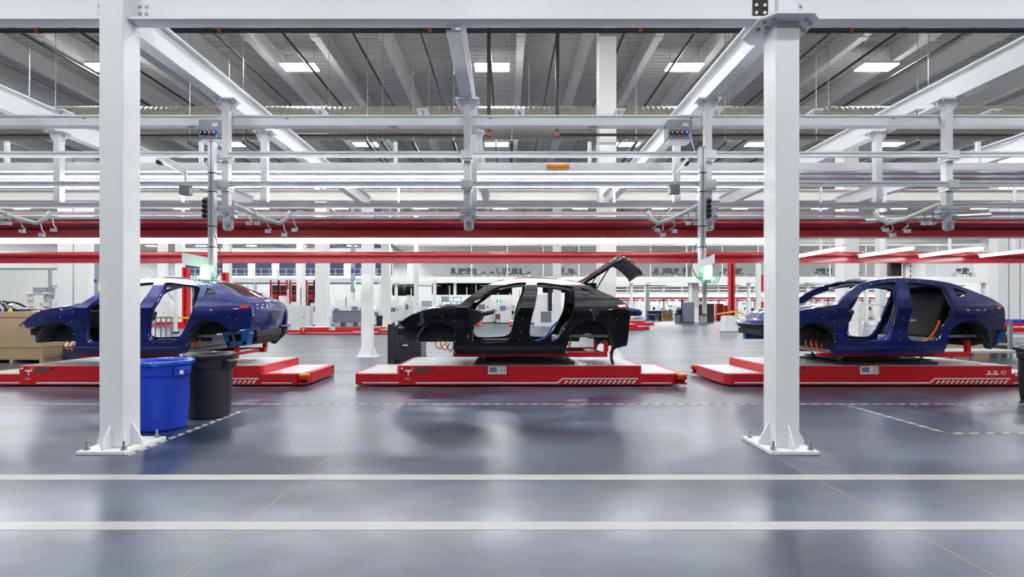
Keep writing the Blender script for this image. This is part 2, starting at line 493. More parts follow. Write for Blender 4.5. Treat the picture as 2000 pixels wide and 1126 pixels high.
plain_column(gx(1088, 34.0), 34.0, 0.5, 10.3, 'white building column seen through the black car rear doorway', False, 'far_white')
plain_column(gx(1264, 68.0), 68.0, 0.58, 10.3, 'distant white column right of the raised tailgate', False, 'far_white')
plain_column(gx(1356, 57.0), 57.0, 0.72, 10.3, 'white building column beside the grey locker', False, 'far_white')
plain_column(gx(1376, 60.0), 60.0, 0.4, 10.3, 'slender white column above the brown cabinets', False, 'far_white')
plain_column(gx(1481, 40.0), 40.0, 0.3, 5.5, 'slim white post just left of the right near column', False, 'far_white')
plain_column(gx(1720, 36.0), 36.0, 0.5, 10.3, 'white building column above the right car windscreen', False, 'far_white')
for i, px in enumerate((1950, 1972, 1994)):
    plain_column(gx(px, 27.0), 27.0, 0.52, 10.3, 'white building column at far right edge, %s of three' % ('leftmost', 'middle one', 'rightmost')[i], False, 'far_white')
for i, (px, wd) in enumerate(((139, 0.84), (170, 0.8))):
    plain_column(gx(px, 29.0), 29.0, wd, 10.3, 'broad white building column left of the near column, %s one' % ('farther left', 'nearer right')[i], False, 'far_white')
for i, px in enumerate((444, 352, 318)):
    plain_column(gx(px, 48.0), 48.0, 0.6, 10.3, ('white column behind the left car just right of the green lamp mast', 'white column seen through the left car rear doorway', 'white column rising behind the left car front roof')[i], False, 'far_white')
# ================================================================== OVERHEAD
# high-bay fixtures
def highbay():
    t = thing('ceiling_light', 'x', 'ceiling light', (0, 0, 9.9), 'LED high-bay ceiling lights'); LABELS.clear()
    MB().box(-0.6, 0.6, -0.28, 0.28, 9.93, 10.0).build('housing', 'white_steel', t)
    MB().box(-0.59, 0.59, -0.27, 0.27, 9.9, 9.929).build('diffuser', 'highbay', t)
    for sx in (-0.5, 0.5): MB().cyl((sx, 0, 10.0), (sx, 0, 10.9), 0.008, 6).build('suspension_wire', 'steel_bolt', t)
    return t
hb0 = highbay(); used = False
rows = [-7.0, 1.0, 9.6, 17.9, 26.3, 34.7, 43.0, 51.4, 60.0, 68.5, 77.0, 85.5, 94.0]  # the row behind the camera is added to brighten the column fronts
for ri, Y in enumerate(rows):
    vis = 0
    for k in range(-6 if Y < 30 else -8, 7 if Y < 30 else 9):
        X = -0.5 + 6.72 * k
        px = VX + X / Y * F if Y > 0 else -999
        if Y > 12 and -20 < px < 2020:
            if ri == 3: lab = 'bright LED ceiling light in the nearest row, %s from the left' % ordn(vis)
            elif ri == 4: lab = 'bright LED ceiling light in the second row back, %s from the left' % ordn(vis)
            else: lab = 'LED ceiling light in the %s row back, %s from the left' % (ordn(ri - 3), ordn(vis))
            vis += 1
        else: lab = 'LED ceiling light outside the picture'
        if not used:
            used = True; hb0.location = (X, Y, 9.9); hb0['label'] = lab; ORG[hb0.name] = Vector((X, Y, 9.9)); LABELS.setdefault(lab, []).append('g')
        else: dup(hb0, (X, Y, 9.9), lab)

# spiral duct
def duct(x0, x1, y, z, r, label):
    t = thing('spiral_duct', label, 'duct', ((x0 + x1) / 2, y, z - r))
    m = MB(); n = 28
    k = 0; x = x0; prof = []
    while x < x1:
        prof += [(x, r), (x + 0.10, r), (x + 0.115, r + 0.012), (x + 0.135, r + 0.012), (x + 0.15, r)]; x += 0.16
    vs = []; 
    for xx, rr in prof:
        for i in range(n):
            a = 2 * math.pi * i / n; vs.append((xx, y + rr * math.cos(a), z + rr * math.sin(a)))
    m.add(vs, [(q * n + i, q * n + (i + 1) % n, (q + 1) * n + (i + 1) % n, (q + 1) * n + i) for q in range(len(prof) - 1) for i in range(n)])
    m.build('shell', 'galvanised', t, smooth=True, angle=60)
    xx = x0 + 1.2
    while xx < x1:
        MB().cyl((xx, y, z), (xx + 0.05, y, z), r + 0.025, 28).build('joint_ring', 'galvanised', t)
        MB().cyl((xx + 0.02, y, z + r), (xx + 0.02, y, 10.9), 0.01, 6).build('hanger_rod', 'steel_bolt', t)
        xx += 3.2
duct(-16.5, 22, 16.4, 7.42, 0.5, 'long ribbed galvanised ventilation duct hanging under the roof')

# sprinkler pipes
PY, PZ = 14.9, 9.57
t = thing('sprinkler_pipe', 'thick black sprinkler main pipe running across under the roof', 'pipe', (0, PY, PZ - 0.07))
MB().cyl((-20, PY, PZ), (22, PY, PZ), 0.068, 14).build('main', 'black_pipe', t, smooth=True)
for px in (20, 140, 265, 406, 542, 682, 819, 954, 1090, 1225, 1365, 1500, 1636, 1769, 1905, 2040):
    X = gx(px, PY)
    MB().cyl((X, PY, PZ + 0.12), (X, 62, PZ + 0.12), 0.04, 10).build('branch', 'black_pipe', t, smooth=True)
    MB().cyl((X, PY, PZ), (X, PY, PZ + 0.14), 0.05, 10).build('riser', 'black_pipe', t, smooth=True)
for px in (75, 430, 840, 1250, 1660):
    X = gx(px, PY); MB().cyl((X - 0.05, PY, PZ), (X + 0.05, PY, PZ), 0.085, 14).build('coupling', 'rust_fitting', t, smooth=True)
    MB().cyl((X + 0.6, PY, PZ), (X + 0.6, PY, 10.9), 0.01, 6).build('hanger_rod', 'steel_bolt', t)
LZ = gz(265.5, 14.9)
for i, (px, x0, x1) in enumerate(((955, -16, gx(957, PY)), (1088, gx(1086, PY), 22))):
    t = thing('sprinkler_drop', ('black drop pipe with red valve feeding the low pipe to the left', 'black drop pipe with red valve feeding the low pipe to the right')[i], 'pipe', (gx(px, PY), PY, LZ - 0.03))
    X = gx(px, PY)
    MB().cyl((X, PY - 0.1, LZ), (X, PY - 0.1, PZ), 0.055, 12).build('drop', 'black_pipe', t, smooth=True)
    MB().cyl((X, PY - 0.1, LZ + 0.28), (X, PY - 0.1, LZ + 0.44), 0.085, 10).build('valve', 'rust_fitting', t, smooth=True)
    MB().cyl((X, PY - 0.1, LZ - 0.05), (X, PY - 0.1, LZ + 0.06), 0.075, 10).build('elbow', 'rust_fitting', t, smooth=True)
    MB().cyl((x0, PY - 0.1, LZ), (x1, PY - 0.1, LZ), 0.038, 10).build('low_pipe', 'black_pipe', t, smooth=True)
# short struts hung under the duct, running away
for i, px in enumerate((100, 365, 470, 715, 745, 805, 885, 1000, 1245, 1420, 1600, 1800)):
    X = gx(px, 15.6)
    o = MB().box(X - 0.04, X + 0.04, 15.7, 19.3, 6.55, 6.63).build('strut_channel', 'black_pipe')
    tag(o, 'dark strut channel under the duct, %s from the left' % ordn(i), 'strut', 'strut channels under the duct')
    MB().cyl((X, 15.75, 6.63), (X, 15.75, 10.9), 0.01, 6).build('hanger_rod', 'steel_bolt', o)

# ------------------------------------------------------------------ hangers
HX = (-7.65, -4.02, -0.56, 2.89, 6.33)
HLAB = ('at the left picture edge', 'beside the left grey control box', 'in the middle of the picture', 'beside the right grey control box', 'at the far right of the near column')
H1 = 7.36; H2 = 8.7
def hanger(x, y, zb, label, wd=0.1, front=True):
    t = thing('hanger_post', label, 'hanger post', (x, y, zb), 'hanger posts under the runway beams')
    h = wd / 2
    MB().box(x - h, x + h, y - h, y + h, zb, 4.42).build('post', 'white_steel', t, bevel=0.006)
    MB().box(x - 0.17, x + 0.17, y - 0.1, y + 0.1, 4.455, 4.479).build('top_plate', 'white_steel', t)
    arc = [(x + 0.15 * math.cos(a), 4.44 + 0.13 * math.sin(a)) for a in [math.pi + math.pi * k / 10 for k in range(11)]]
    MB().prism(arc, 'y', y - 0.012, y + 0.012).build('gusset', 'white_steel', t)
    MB().box(x - h, x + h, y - h, y + h, 4.42, 4.455).build('post_head', 'white_steel', t)
    for sx in (-0.11, 0.11):
        for sy in (-0.07, 0.07):
            MB().cyl((x + sx, y + sy, 4.425), (x + sx, y + sy, 4.456), 0.016, 6).build('bolt', 'steel_bolt', t)
    if front:
        for z in (3.665, 3.245):
            MB().box(x - 0.085, x + 0.085, y - h - 0.075, y + h + 0.01, z - 0.06, z + 0.06).build('rail_clamp', 'white_steel', t, bevel=0.006)
            MB().box(x - 0.07, x + 0.07, y - h - 0.06, y + h, z - 0.085, z - 0.06).build('clamp_foot', 'aluminium', t)
    return t
for i, x in enumerate(HX):
    hanger(x, H1, 2.95, 'white hanger post with rail clamps ' + HLAB[i])
for i, x in enumerate((-7.6, -4.1, -0.55, 2.89, 6.3)):
    hanger(x, H2, 3.28, 'white rear hanger post behind the one ' + HLAB[i], 0.11, False)

# aluminium rails across
def rail(name, label, x0, x1, y, z0, z1, d, m='aluminium', grooves=True, group=None):
    t = MB(); h = z1 - z0
    if grooves:
        pr = [(y - d / 2, z0), (y + d / 2, z0), (y + d / 2, z1), (y - d / 2, z1), (y - d / 2, z1 - h * 0.3), (y - d / 2 + 0.02, z1 - h * 0.36), (y - d / 2 + 0.02, z1 - h * 0.52), (y - d / 2, z1 - h * 0.58)]
    else:
        pr = [(y - d / 2, z0), (y + d / 2, z0), (y + d / 2, z1), (y - d / 2, z1)]
    t.prism(pr, 'x', x0, x1)
    o = t.build(name, m); fix_normals(o)
    return tag(o, label, 'rail', group)
top = thing('crane_rail', 'wide aluminium crane rail right across below the runway beams', 'rail', (0, 7.46, 4.13))
ORG[top.name] = Vector((0, 7.46, 4.13))
pr = [(7.43, 4.15), (7.53, 4.15), (7.53, 4.285), (7.43, 4.285)]
MB().prism(pr, 'x', -9.5, 9.5).build('rail_web', 'aluminium', top)
MB().box(-9.5, 9.5, 7.41, 7.55, 4.13, 4.15).build('rail_lip', 'aluminium', top)
MB().box(-9.5, 9.5, 7.415, 7.43, 4.262, 4.285).build('rail_lip', 'aluminium', top)
for px in (-60, 120, 625, 825, 1015, 1210, 1400, 1595, 1790, 1940):
    x = gx(px, 7.48)
    MB().box(x - 0.075, x + 0.075, 7.42, 7.62, 4.36, 4.38).build('suspension_plate', 'white_steel', top)
    MB().cyl((x, 7.49, 4.285), (x, 7.49, 4.36), 0.02, 8).build('suspension_stud', 'steel_bolt', top)
for px in (165, 562, 958, 1350, 1745):
    x = gx(px, 7.43); MB().box(x - 0.05, x + 0.05, 7.424, 7.4295, 4.195, 4.25).build('rail_label', 'print_white', top)
    MB().box(x - 0.03, x + 0.02, 7.422, 7.4239, 4.23, 4.243).build('label_mark', 'cable_blue', top)
for px in (365, 762, 1150):
    x = gx(px, 7.43)
    for k in range(4): MB().cyl((x + 0.03 * k, 7.45, 4.10), (x + 0.03 * k, 7.45, 4.13), 0.01, 6).build('splice_bolt', 'steel_bolt', top)
rail('guide_rail', 'upper slim grooved aluminium rail clamped to the front hangers', -9.5, 9.5, H1 - 0.09, 3.63, 3.705, 0.06)
rail('guide_rail', 'lower slim grooved aluminium rail clamped to the front hangers', -9.5, 9.5, H1 - 0.09, 3.215, 3.285, 0.06)
rail('rear_rail', 'grey round-edged rail along the feet of the rear hangers', -11, 11, H2, 3.19, 3.28, 0.09)
rail('rear_rail', 'thin white rail just above the near red beam', -11, 11, 8.9, 3.1, 3.16, 0.07, 'white_steel', False)
# canopy with glossy panels
cy0, cy1 = 8.8, 9.75
cn = thing('light_canopy', 'long white light canopy with glossy underside above the assembly lane', 'canopy', (0, 9.2, 3.8))
MB().box(-11.5, 11.5, cy0 - 0.04, cy0, 3.84, 3.98).build('front_fascia', 'white_steel', cn, bevel=0.005)
x = -11.5; k = 0
while x < 11.4:
    MB().box(x + 0.004, x + 2.296, cy0, cy1, 3.86, 3.885).build('panel', 'panel_gloss', cn)
    x += 2.3
for yy in (9.06, 9.4):
    MB().box(-11.5, 11.5, yy - 0.02, yy + 0.02, 3.83, 3.858).build('rib', 'aluminium', cn)
for xx in (-9, -5.5, -2, 1.5, 5, 8.5):
    MB().box(xx - 0.03, xx + 0.03, 9.2, 9.26, 3.885, 4.48).build('support', 'white_steel', cn)
for i, (yy, zz, xa, xb) in enumerate(((9.23, 3.79, -11.4, 4.9), (9.62, 3.79, -11.4, 4.9))):
    t = thing('linear_light', ('front', 'rear')[i] + ' linear work light under the glossy canopy', 'light', (-3, yy, zz - 0.03))
    MB().box(xa, xb, yy - 0.03, yy + 0.03, zz, zz + 0.03).build('housing', 'white_steel', t)
    MB().box(xa, xb, yy - 0.025, yy + 0.025, zz - 0.03, zz - 0.0005).build('diffuser', 'tube', t)

# red box beams along the lane
def red_beam(y, label):
    z0, z1 = 2.635, 2.91
    t = thing('red_beam', label, 'beam', (0, y, z0))
    up = [(y - 0.05, 2.765), (y + 0.13, 2.765), (y + 0.13, z1), (y - 0.05, z1), (y - 0.10, z1 - 0.015), (y - 0.125, z1 - 0.055), (y - 0.125, 2.81), (y - 0.10, 2.775)]
    o = MB().prism(up, 'x', -13, 13.5).build('upper_section', 'red_beam', t, smooth=True, angle=50); fix_normals(o)
    lo = [(y - 0.085, z0), (y + 0.11, z0), (y + 0.11, 2.7649), (y - 0.06, 2.7649), (y - 0.06, 2.745), (y - 0.085, 2.735)]
    o = MB().prism(lo, 'x', -13, 13.5).build('lower_section', 'red_beam', t); fix_normals(o)
    return t
rb1 = red_beam(8.3, 'glossy red box beam in front of the cars, nearer of the two')
red_beam(12.9, 'dark red box beam behind the cars, farther of the two')
MB().box(-13, 13.5, 8.2, 8.42, 2.9105, 2.95).build('cable_tray', 'box_grey', rb1)
# work lights under the red beams
t = thing('light_strip', 'continuous glowing light strip just below the near red beam', 'light', (-3.4, 9.5, 2.68))
MB().box(-11.6, 5.0, 9.43, 9.57, 2.79, 2.83).build('housing', 'white_steel', t)
MB().box(-11.6, 5.0, 9.44, 9.56, 2.70, 2.7899).build('diffuser', 'tube', t)
for xx in (-10, -6, -2, 2):
    MB().box(xx - 0.02, xx + 0.02, 9.48, 9.52, 2.83, 3.8295).build('drop_rod', 'white_steel', t)
tag(MB().box(5.8, 13.2, 11.66, 11.79, 4.41, 4.478).build('support_rail', 'white_steel'), 'white support rail above the slanting tube lights', 'rail')
for i, X in enumerate((7.2, 8.68, 10.16, 11.64)):
    t = thing('tube_light', 'slanting tube light over the right blue car, %s from the left' % ordn(i), 'light', (X, 11.7, 2.74), 'tube lights over the right car')
    MB().box(X - 0.05, X + 0.05, 10.9, 12.6, 2.80, 2.83).build('housing', 'white_steel', t)
    MB().cyl((X, 10.93, 2.77), (X, 12.57, 2.77), 0.03, 10).build('tube', 'tube', t, smooth=True)
    MB().box(X - 0.02, X + 0.02, 11.7, 11.75, 2.83, 4.41).build('drop_rod', 'white_steel', t)

# ------------------------------------------------------------------ masts, control boxes, festoons
def mast(px, zt, zb, label, sgn, lampx):
    Y = 7.14; X = gx(px, Y)
    t = thing('service_mast', label, 'mast', (X, Y, zb))
    pr = []
    for sx in (-1, 1):
        MB().box(X + sx * 0.026 - 0.017, X + sx * 0.026 + 0.017, Y - 0.04, Y + 0.04, zb, zt).build('profile', 'aluminium', t)
    MB().box(X - 0.0089, X + 0.0089, Y - 0.02, Y + 0.03, zb, zt - 0.05).build('groove', 'box_grey', t)
    MB().box(X - 0.04, X + 0.04, Y - 0.04, Y + 0.04, zt, zt + 0.02).build('end_cap', 'box_grey', t)
    for z in (3.665, 3.245):
        MB().box(X - 0.03, X + 0.05, Y + 0.04, 7.24, z - 0.04, z + 0.04).build('clamp', 'white_steel', t)
    MB().box(X - 0.065 , X - 0.0435, Y - 0.055, Y + 0.02, 3.45, 3.53).build('junction_box', 'white_steel', t)
    s = sgn
    sb = MB().box(X + s * 0.05, X + s * 0.10, Y - 0.05, Y + 0.03, 2.72, 3.02).build('socket_strip', 'box_grey', t)
    for k in range(4):
        MB().cyl((X + s * 0.075, Y - 0.05, 2.76 + 0.067 * k), (X + s * 0.075, Y - 0.085, 2.76 + 0.067 * k), 0.028, 12).build('socket', 'trim_black', sb, smooth=True)
    for z in (3.1, 2.62, 2.33, 3.36):
        MB().box(X - 0.046, X + 0.046, Y - 0.044, Y + 0.044, z, z + 0.012).build('cable_tie', 'trim_black', t)
    MB().tube([(X - 0.05 * s, Y - 0.03, 2.5), (X - 0.12 * s, Y - 0.05, 2.3), (X - 0.16 * s, Y - 0.04, 2.05), (X - 0.08 * s, Y - 0.05, 1.90), (X + 0.06 * s, Y - 0.05, 1.93), (X + 0.10 * s, Y - 0.05, 2.02)], 0.006, 6).build('cable', 'cable_black', t, smooth=True)
    L = thing('signal_lamp', 'glowing green signal lamp on the ' + ('left' if s < 0 else 'right') + ' aluminium mast', 'signal lamp', (gx(lampx, Y), Y - 0.08, gz(548, Y)))
    lx = gx(lampx, Y)
    MB().box(lx - 0.05, lx + 0.05, Y - 0.12, Y - 0.042, gz(546, Y), gz(519, Y)).build('lens', 'lamp_green', L, bevel=0.012)
    MB().box(lx - 0.04, lx + 0.04, Y - 0.10, Y - 0.042, gz(519, Y) + 0.001, gz(515, Y)).build('cap', 'white_steel', L)
    MB().box(lx - 0.035, lx + 0.035, Y - 0.1, Y - 0.042, gz(552, Y), gz(546, Y) - 0.001).build('base', 'box_grey', L)
    for k in range(2):
        pts = [(lx + (0.11 + 0.03 * k) * math.cos(a), Y - 0.13 - 0.015 * k, gz(541, Y) + (0.09 + 0.03 * k) * math.sin(a)) for a in [R(150) + R(24) * q for q in range(11)]]
        MB().tube(pts, 0.006, 6).build('cable_loop', 'cable_green', L, smooth=True)
    return t
mast(415, gz(278, 7.14), gz(545, 7.14), 'aluminium service mast with sockets in front of the left blue car', -1, 409)
mast(1371, gz(290, 7.14), gz(545, 7.14), 'aluminium service mast with sockets left of the right near column', 1, 1378)
# signs
def sign(poly, Y0, Y1, label):
    m = MB()
    a = [at(poly[0][0], poly[0][1], Y0), at(poly[1][0], poly[1][1], Y1), at(poly[2][0], poly[2][1], Y1), at(poly[3][0], poly[3][1], Y0)]
    d = Vector((0, 0.012, 0))
    m.add([p for p in a] + [p + d for p in a], [(3, 2, 1, 0), (4, 5, 6, 7), (0, 1, 5, 4), (1, 2, 6, 5), (2, 3, 7, 6), (3, 0, 4, 7)])
    o = m.build('station_sign', 'sign_white'); fix_normals(o)
    return tag(o, label, 'sign')
sign([(355, 493), (412, 503), (412, 524), (355, 516)], 7.0, 7.3, 'blank white station sign on the left mast over the blue car')
sign([(1368, 508), (1396, 495), (1396, 513), (1368, 523)], 7.05, 6.75, 'blank white station sign on the right mast beside the column')
# control boxes under the crane rail
def control_box(px0, px1, label):
    Y = 7.3; x0, x1 = gx(px0, Y), gx(px1, Y); z0, z1 = gz(269, Y), gz(233, Y)
    t = thing('control_box', label, 'control box', ((x0 + x1) / 2, Y + 0.1, z0))
    MB().box(x0, x1, Y, Y + 0.2, z0, z1).build('housing', 'box_grey', t, bevel=0.006)
    MB().box(x0 + 0.02, x1 - 0.02, Y + 0.02, Y + 0.2, z0 - 0.05, z0 - 0.001).build('lower_flange', 'white_steel', t)
    MB().box(x0 + 0.6 * (x1 - x0), x0 + 0.85 * (x1 - x0), Y - 0.003, Y - 0.0005, z1 - 0.1, z1 - 0.05).build('data_plate', 'print_white', t)
    for k, mm in enumerate(('trim_black', 'trim_black', 'tail_red', 'cable_blue')):
        xx = x0 + (0.14 + 0.2 * k) * (x1 - x0)
        s = MB().cyl((xx, Y, z0 + 0.07), (xx, Y - 0.035, z0 + 0.07), 0.03, 14).build('socket', mm, t, smooth=True)
        MB().cyl((xx, Y - 0.0352, z0 + 0.07), (xx, Y - 0.04, z0 + 0.07), 0.014, 10).build('socket_lid', 'print_white', s)
    for sx in (x0 + 0.06, x1 - 0.06):
        MB().box(sx - 0.015, sx + 0.015, Y + 0.12, Y + 0.16, z1, 4.1295).build('bracket', 'white_steel', t)
    xm = (x0 + x1) / 2
    MB().tube([(x1 - 0.05, Y - 0.03, z0 + 0.05), (x1 - 0.03, Y - 0.08, z0 - 0.1), (x1 + 0.02, Y - 0.06, z0 - 0.22)], 0.006, 6).build('cable', 'print_white', t, smooth=True)
control_box(388, 432, 'grey control box with round sockets left of the left hanger')
control_box(1305, 1352, 'grey control box with round sockets left of the right hanger')
# trolley clamps and festoon arms at the hanger feet
FL = ('far left', 'beside the left mast', 'centre', 'beside the right mast', 'far right')
for i, x in enumerate(HX):
    t = thing('trolley_clamp', 'silver trolley clamp at the hanger foot, %s' % FL[i], 'clamp', (x + 0.03, H1, 2.6), 'trolley clamps at the hanger feet')
    q = MB(); q.box(x - 0.14, x + 0.14, H1 - 0.05, H1 + 0.05, 2.905, 2.95); q.box(x - 0.1, x + 0.12, H1 - 0.03, H1 + 0.09, 2.86, 2.9049); q.build('carriage', 'aluminium', t)
    for dx, dz in ((-0.08, 2.78), (0.02, 2.7), (0.1, 2.78), (0.0, 2.84)):
        MB().cyl((x + dx, H1 - 0.04, dz), (x + dx, H1 + 0.04, dz), 0.04, 10).build('roller', 'steel_bolt', t, smooth=True)
    MB().box(x - 0.05, x + 0.09, H1 - 0.02, H1 + 0.02, 2.62, 2.86).build('yoke', 'aluminium', t)
    MB().cyl((x + 0.02, H1, 2.6), (x + 0.02, H1, 2.66), 0.05, 10).build('swivel', 'steel_bolt', t, smooth=True)
    if i in (0, 1, 3, 4):
        s = {0: 1, 1: 1, 3: -1, 4: -1}[i]
        a = thing('festoon_arm', 'dangling cable festoon arm near the hanger foot, %s' % FL[i], 'cable festoon', (x + s * 0.35, H1 + 0.2, 2.65), 'cable festoons')
        pts = [(x + s * 0.1, H1, 2.98), (x + s * 0.25, H1 + 0.1, 2.9), (x + s * 0.45, H1 + 0.2, 2.8), (x + s * 0.62, H1 + 0.3, 2.76), (x + s * 0.72, H1 + 0.35, 2.84), (x + s * 0.76, H1 + 0.38, 2.95)]
        MB().tube(pts, 0.032, 8).build('hose', 'cream_steel', a, smooth=True)
        for k in range(5):
            p = pts[1 + k % 4]; dx = 0.03 * k
            MB().tube([(p[0] + dx, p[1], p[2]), (p[0] + dx + 0.02, p[1], p[2] - 0.1), (p[0] + dx + 0.07 * s, p[1], p[2] - 0.16)], 0.009, 6).build('dangling_cable', 'steel_bolt', a, smooth=True)
            MB().box(p[0] + dx - 0.02, p[0] + dx + 0.05, p[1] - 0.02, p[1] + 0.03, p[2] - 0.2, p[2] - 0.15).build('connector', 'aluminium', a)
# swing arms
def swing_arm(px0, py0, px1, py1, Y0, Y1, label):
    a, b = at(px0, py0, Y0), at(px1, py1, Y1)
    t = thing('swing_arm', label, 'swing arm', tuple(b))
    MB().tube([a, b], 0.03, 4).build('arm', 'aluminium', t)
    MB().tube([b, b + Vector((0, 0, -0.18))], 0.02, 6).build('drop', 'aluminium', t)
    bx = b + Vector((0, 0, -0.18))
    MB().box(bx.x - 0.07, bx.x + 0.07, bx.y - 0.05, bx.y + 0.05, bx.z - 0.13, bx.z).build('gearbox', 'box_grey', t, bevel=0.008)
    for k in (0.04, 0.09):
        p = a.lerp(b, k); MB().box(p.x - 0.02, p.x + 0.025, p.y - 0.035, p.y + 0.035, p.z - 0.07, p.z - 0.02).build('cable_clip', 'trim_black', t)
swing_arm(308, 310, 363, 338, 7.9, 7.26, 'pale swing arm with grey gearbox left of the left mast')
swing_arm(1342, 312, 1317, 336, 7.9, 7.26, 'pale swing arm with grey gearbox left of the right mast')
# chain hoist trolley hanging at the canopy
t = thing('hoist_trolley', 'small orange hoist trolley on the white canopy', 'hoist', (gx(1090, 8.7), 8.7, 3.84))
X = gx(1090, 8.7)
MB().box(X - 0.19, X + 0.19, 8.68, 8.755, gz(329, 8.7), gz(321, 8.7)).build('frame', 'orange', t, bevel=0.008)
for k in range(9):
    MB().cyl((X - 0.14 + 0.035 * k, 8.66, gz(325, 8.7)), (X - 0.14 + 0.035 * k, 8.68, gz(325, 8.7)), 0.012, 8).build('roller', 'yellow', t)
for k in range(4):
    MB().tube([(X - 0.12 + 0.07 * k, 8.67, gz(329, 8.7)), (X - 0.1 + 0.06 * k, 8.66, gz(338, 8.7)), (X - 0.05 + 0.05 * k, 8.67, gz(330, 8.7))], 0.004, 5).build('hanging_cable', 'steel_bolt', t)
# long loose aluminium arm over the right red beam
a, b = at(1690, 431, 8.2), at(1935, 419, 7.9)
o = MB().tube([a, b], 0.028, 4).build('loose_arm', 'aluminium')
tag(o, 'slanting aluminium arm lying over the right end of the red beam', 'arm')
# ================================================================== CAR BODIES
CY = 10.62                     # centre line of the lane
def clamp(a, lo=0.0, hi=1.0): return max(lo, min(hi, a))
def W(u, Z):                   # half width of the body at station u and height Z
    if Z < 1.5:
        wd = 0.915 - 0.05 * clamp((0.82 - Z) / 0.2) ** 2
        wd -= 0.022 * math.exp(-((Z - 1.08) / 0.14) ** 2) * clamp((1.35 - abs(u - 0.1)) / 0.3)
    else:
        t = clamp((Z - 1.5) / 0.6); wd = 0.915 - 0.02 * clamp(t / 0.12) - 0.295 * t ** 1.05
    k = 1.0
    if u < -1.0: k -= 0.20 * ((-1.0 - u) / 1.2) ** 2.2
    if u > 1.5: k -= 0.14 * ((u - 1.5) / 0.9) ** 2
    wd *= k
    wd += 0.028 * math.exp(-((u + 1.29) / 0.5) ** 2 - ((Z - 1.30) / 0.13) ** 2)
    wd += 0.034 * math.exp(-((u - 1.60) / 0.52) ** 2 - ((Z - 1.33) / 0.14) ** 2)
    return wd
def side(zx, zy):              # a point picked on the flank of the middle car -> (station, height)
    px = 680 + zx / 2.941; py = 480 + zy / 2.941
    Y = 9.75
    for _ in range(8):
        u = (px - VX) * Y / F; Z = CZ - (py - VY) * Y / F
        Y = CY - W(u, Z)
    return (u, Z)
def catmull(pts, sub=4, closed=True):
    out = []; n = len(pts)
    for i in range(n if closed else n - 1):
        p0, p1, p2, p3 = (pts[(i - 1) % n] if closed or i else pts[0]), pts[i], pts[(i + 1) % n], (pts[(i + 2) % n] if closed or i + 2 < n else pts[-1])
        for k in range(sub):
            t = k / sub
            out.append(tuple(0.5 * (2 * p1[c] + (p2[c] - p0[c]) * t + (2 * p0[c] - 5 * p1[c] + 4 * p2[c] - p3[c]) * t * t + (3 * p1[c] - p0[c] - 3 * p2[c] + p3[c]) * t ** 3) for c in (0, 1)))
    if not closed: out.append(tuple(pts[-1]))
    return out
def inside(p, poly):
    x, y = p; r = False; n = len(poly); j = n - 1
    for i in range(n):
        xi, yi = poly[i]; xj, yj = poly[j]
        if (yi > y) != (yj > y) and x < (xj - xi) * (y - yi) / (yj - yi) + xi: r = not r
        j = i
    return r
# outline picked from the photograph
TOPZ = [(298, 438), (340, 408), (400, 380), (480, 360), (580, 345), (640, 333), (700, 288), (760, 246), (820, 217), (900, 196), (1000, 186), (1080, 185), (1200, 192), (1300, 206), (1350, 218), (1400, 238), (1480, 272), (1550, 302), (1598, 332)]
TOP = [side(*p) for p in TOPZ]
TOPC = catmull(TOP, 4, False)
def zf(u):                     # height of the shoulder / roof rail line
    if u <= TOPC[0][0]: return TOPC[0][1]
    for a, b in zip(TOPC, TOPC[1:]):
        if a[0] <= u <= b[0]: return a[1] + (b[1] - a[1]) * (u - a[0]) / max(1e-6, b[0] - a[0])
    return TOPC[-1][1]
def arc(cx, cy, r, a0, a1, n):
    return [(cx + r * math.cos(R(a0 + (a1 - a0) * i / n)), cy + r * math.sin(R(a0 + (a1 - a0) * i / n))) for i in range(n + 1)]
FWX, RWX, WZ = -1.31, 1.60, 0.83
fw_r, rw_r = 0.395, 0.43
def outline(full):
    o = list(TOPC) + [side(1612, 352), side(1619, 400)]
    if full: o += [side(1614, 470), side(1606, 545), side(1600, 572), side(1540, 588)] + arc(RWX, WZ, rw_r, -28, 180, 26)
    else: o += [side(1614, 455), side(1606, 468), side(1560, 474), side(1520, 486)] + arc(RWX, WZ, rw_r, 30, 180, 22)
    o += [side(1252, 590), side(1244, 616), side(930, 620), side(622, 620), side(608, 600)]
    o += arc(FWX, WZ, fw_r, 2, 116, 16)
    return o + [side(425, 457), side(380, 466), side(330, 470), side(306, 458)]
DOOR_F = catmull([side(*p) for p in [(696, 348), (760, 295), (830, 248), (930, 217), (1016, 209), (1020, 222), (1016, 255), (985, 345), (960, 470), (945, 522), (915, 550), (860, 560), (740, 564), (695, 555), (678, 522), (682, 430)]], 4)
DOOR_R = catmull([side(*p) for p in [(1090, 211), (1180, 218), (1282, 234), (1300, 252), (1305, 330), (1300, 380), (1265, 450), (1225, 520), (1195, 550), (1150, 560), (1075, 555), (1044, 537), (1035, 490), (1050, 400), (1070, 330), (1082, 250)]], 4)
QUARTER = catmull([side(*p) for p in [(1338, 244), (1352, 243), (1404, 268), (1398, 276), (1350, 296), (1340, 290)]], 3)

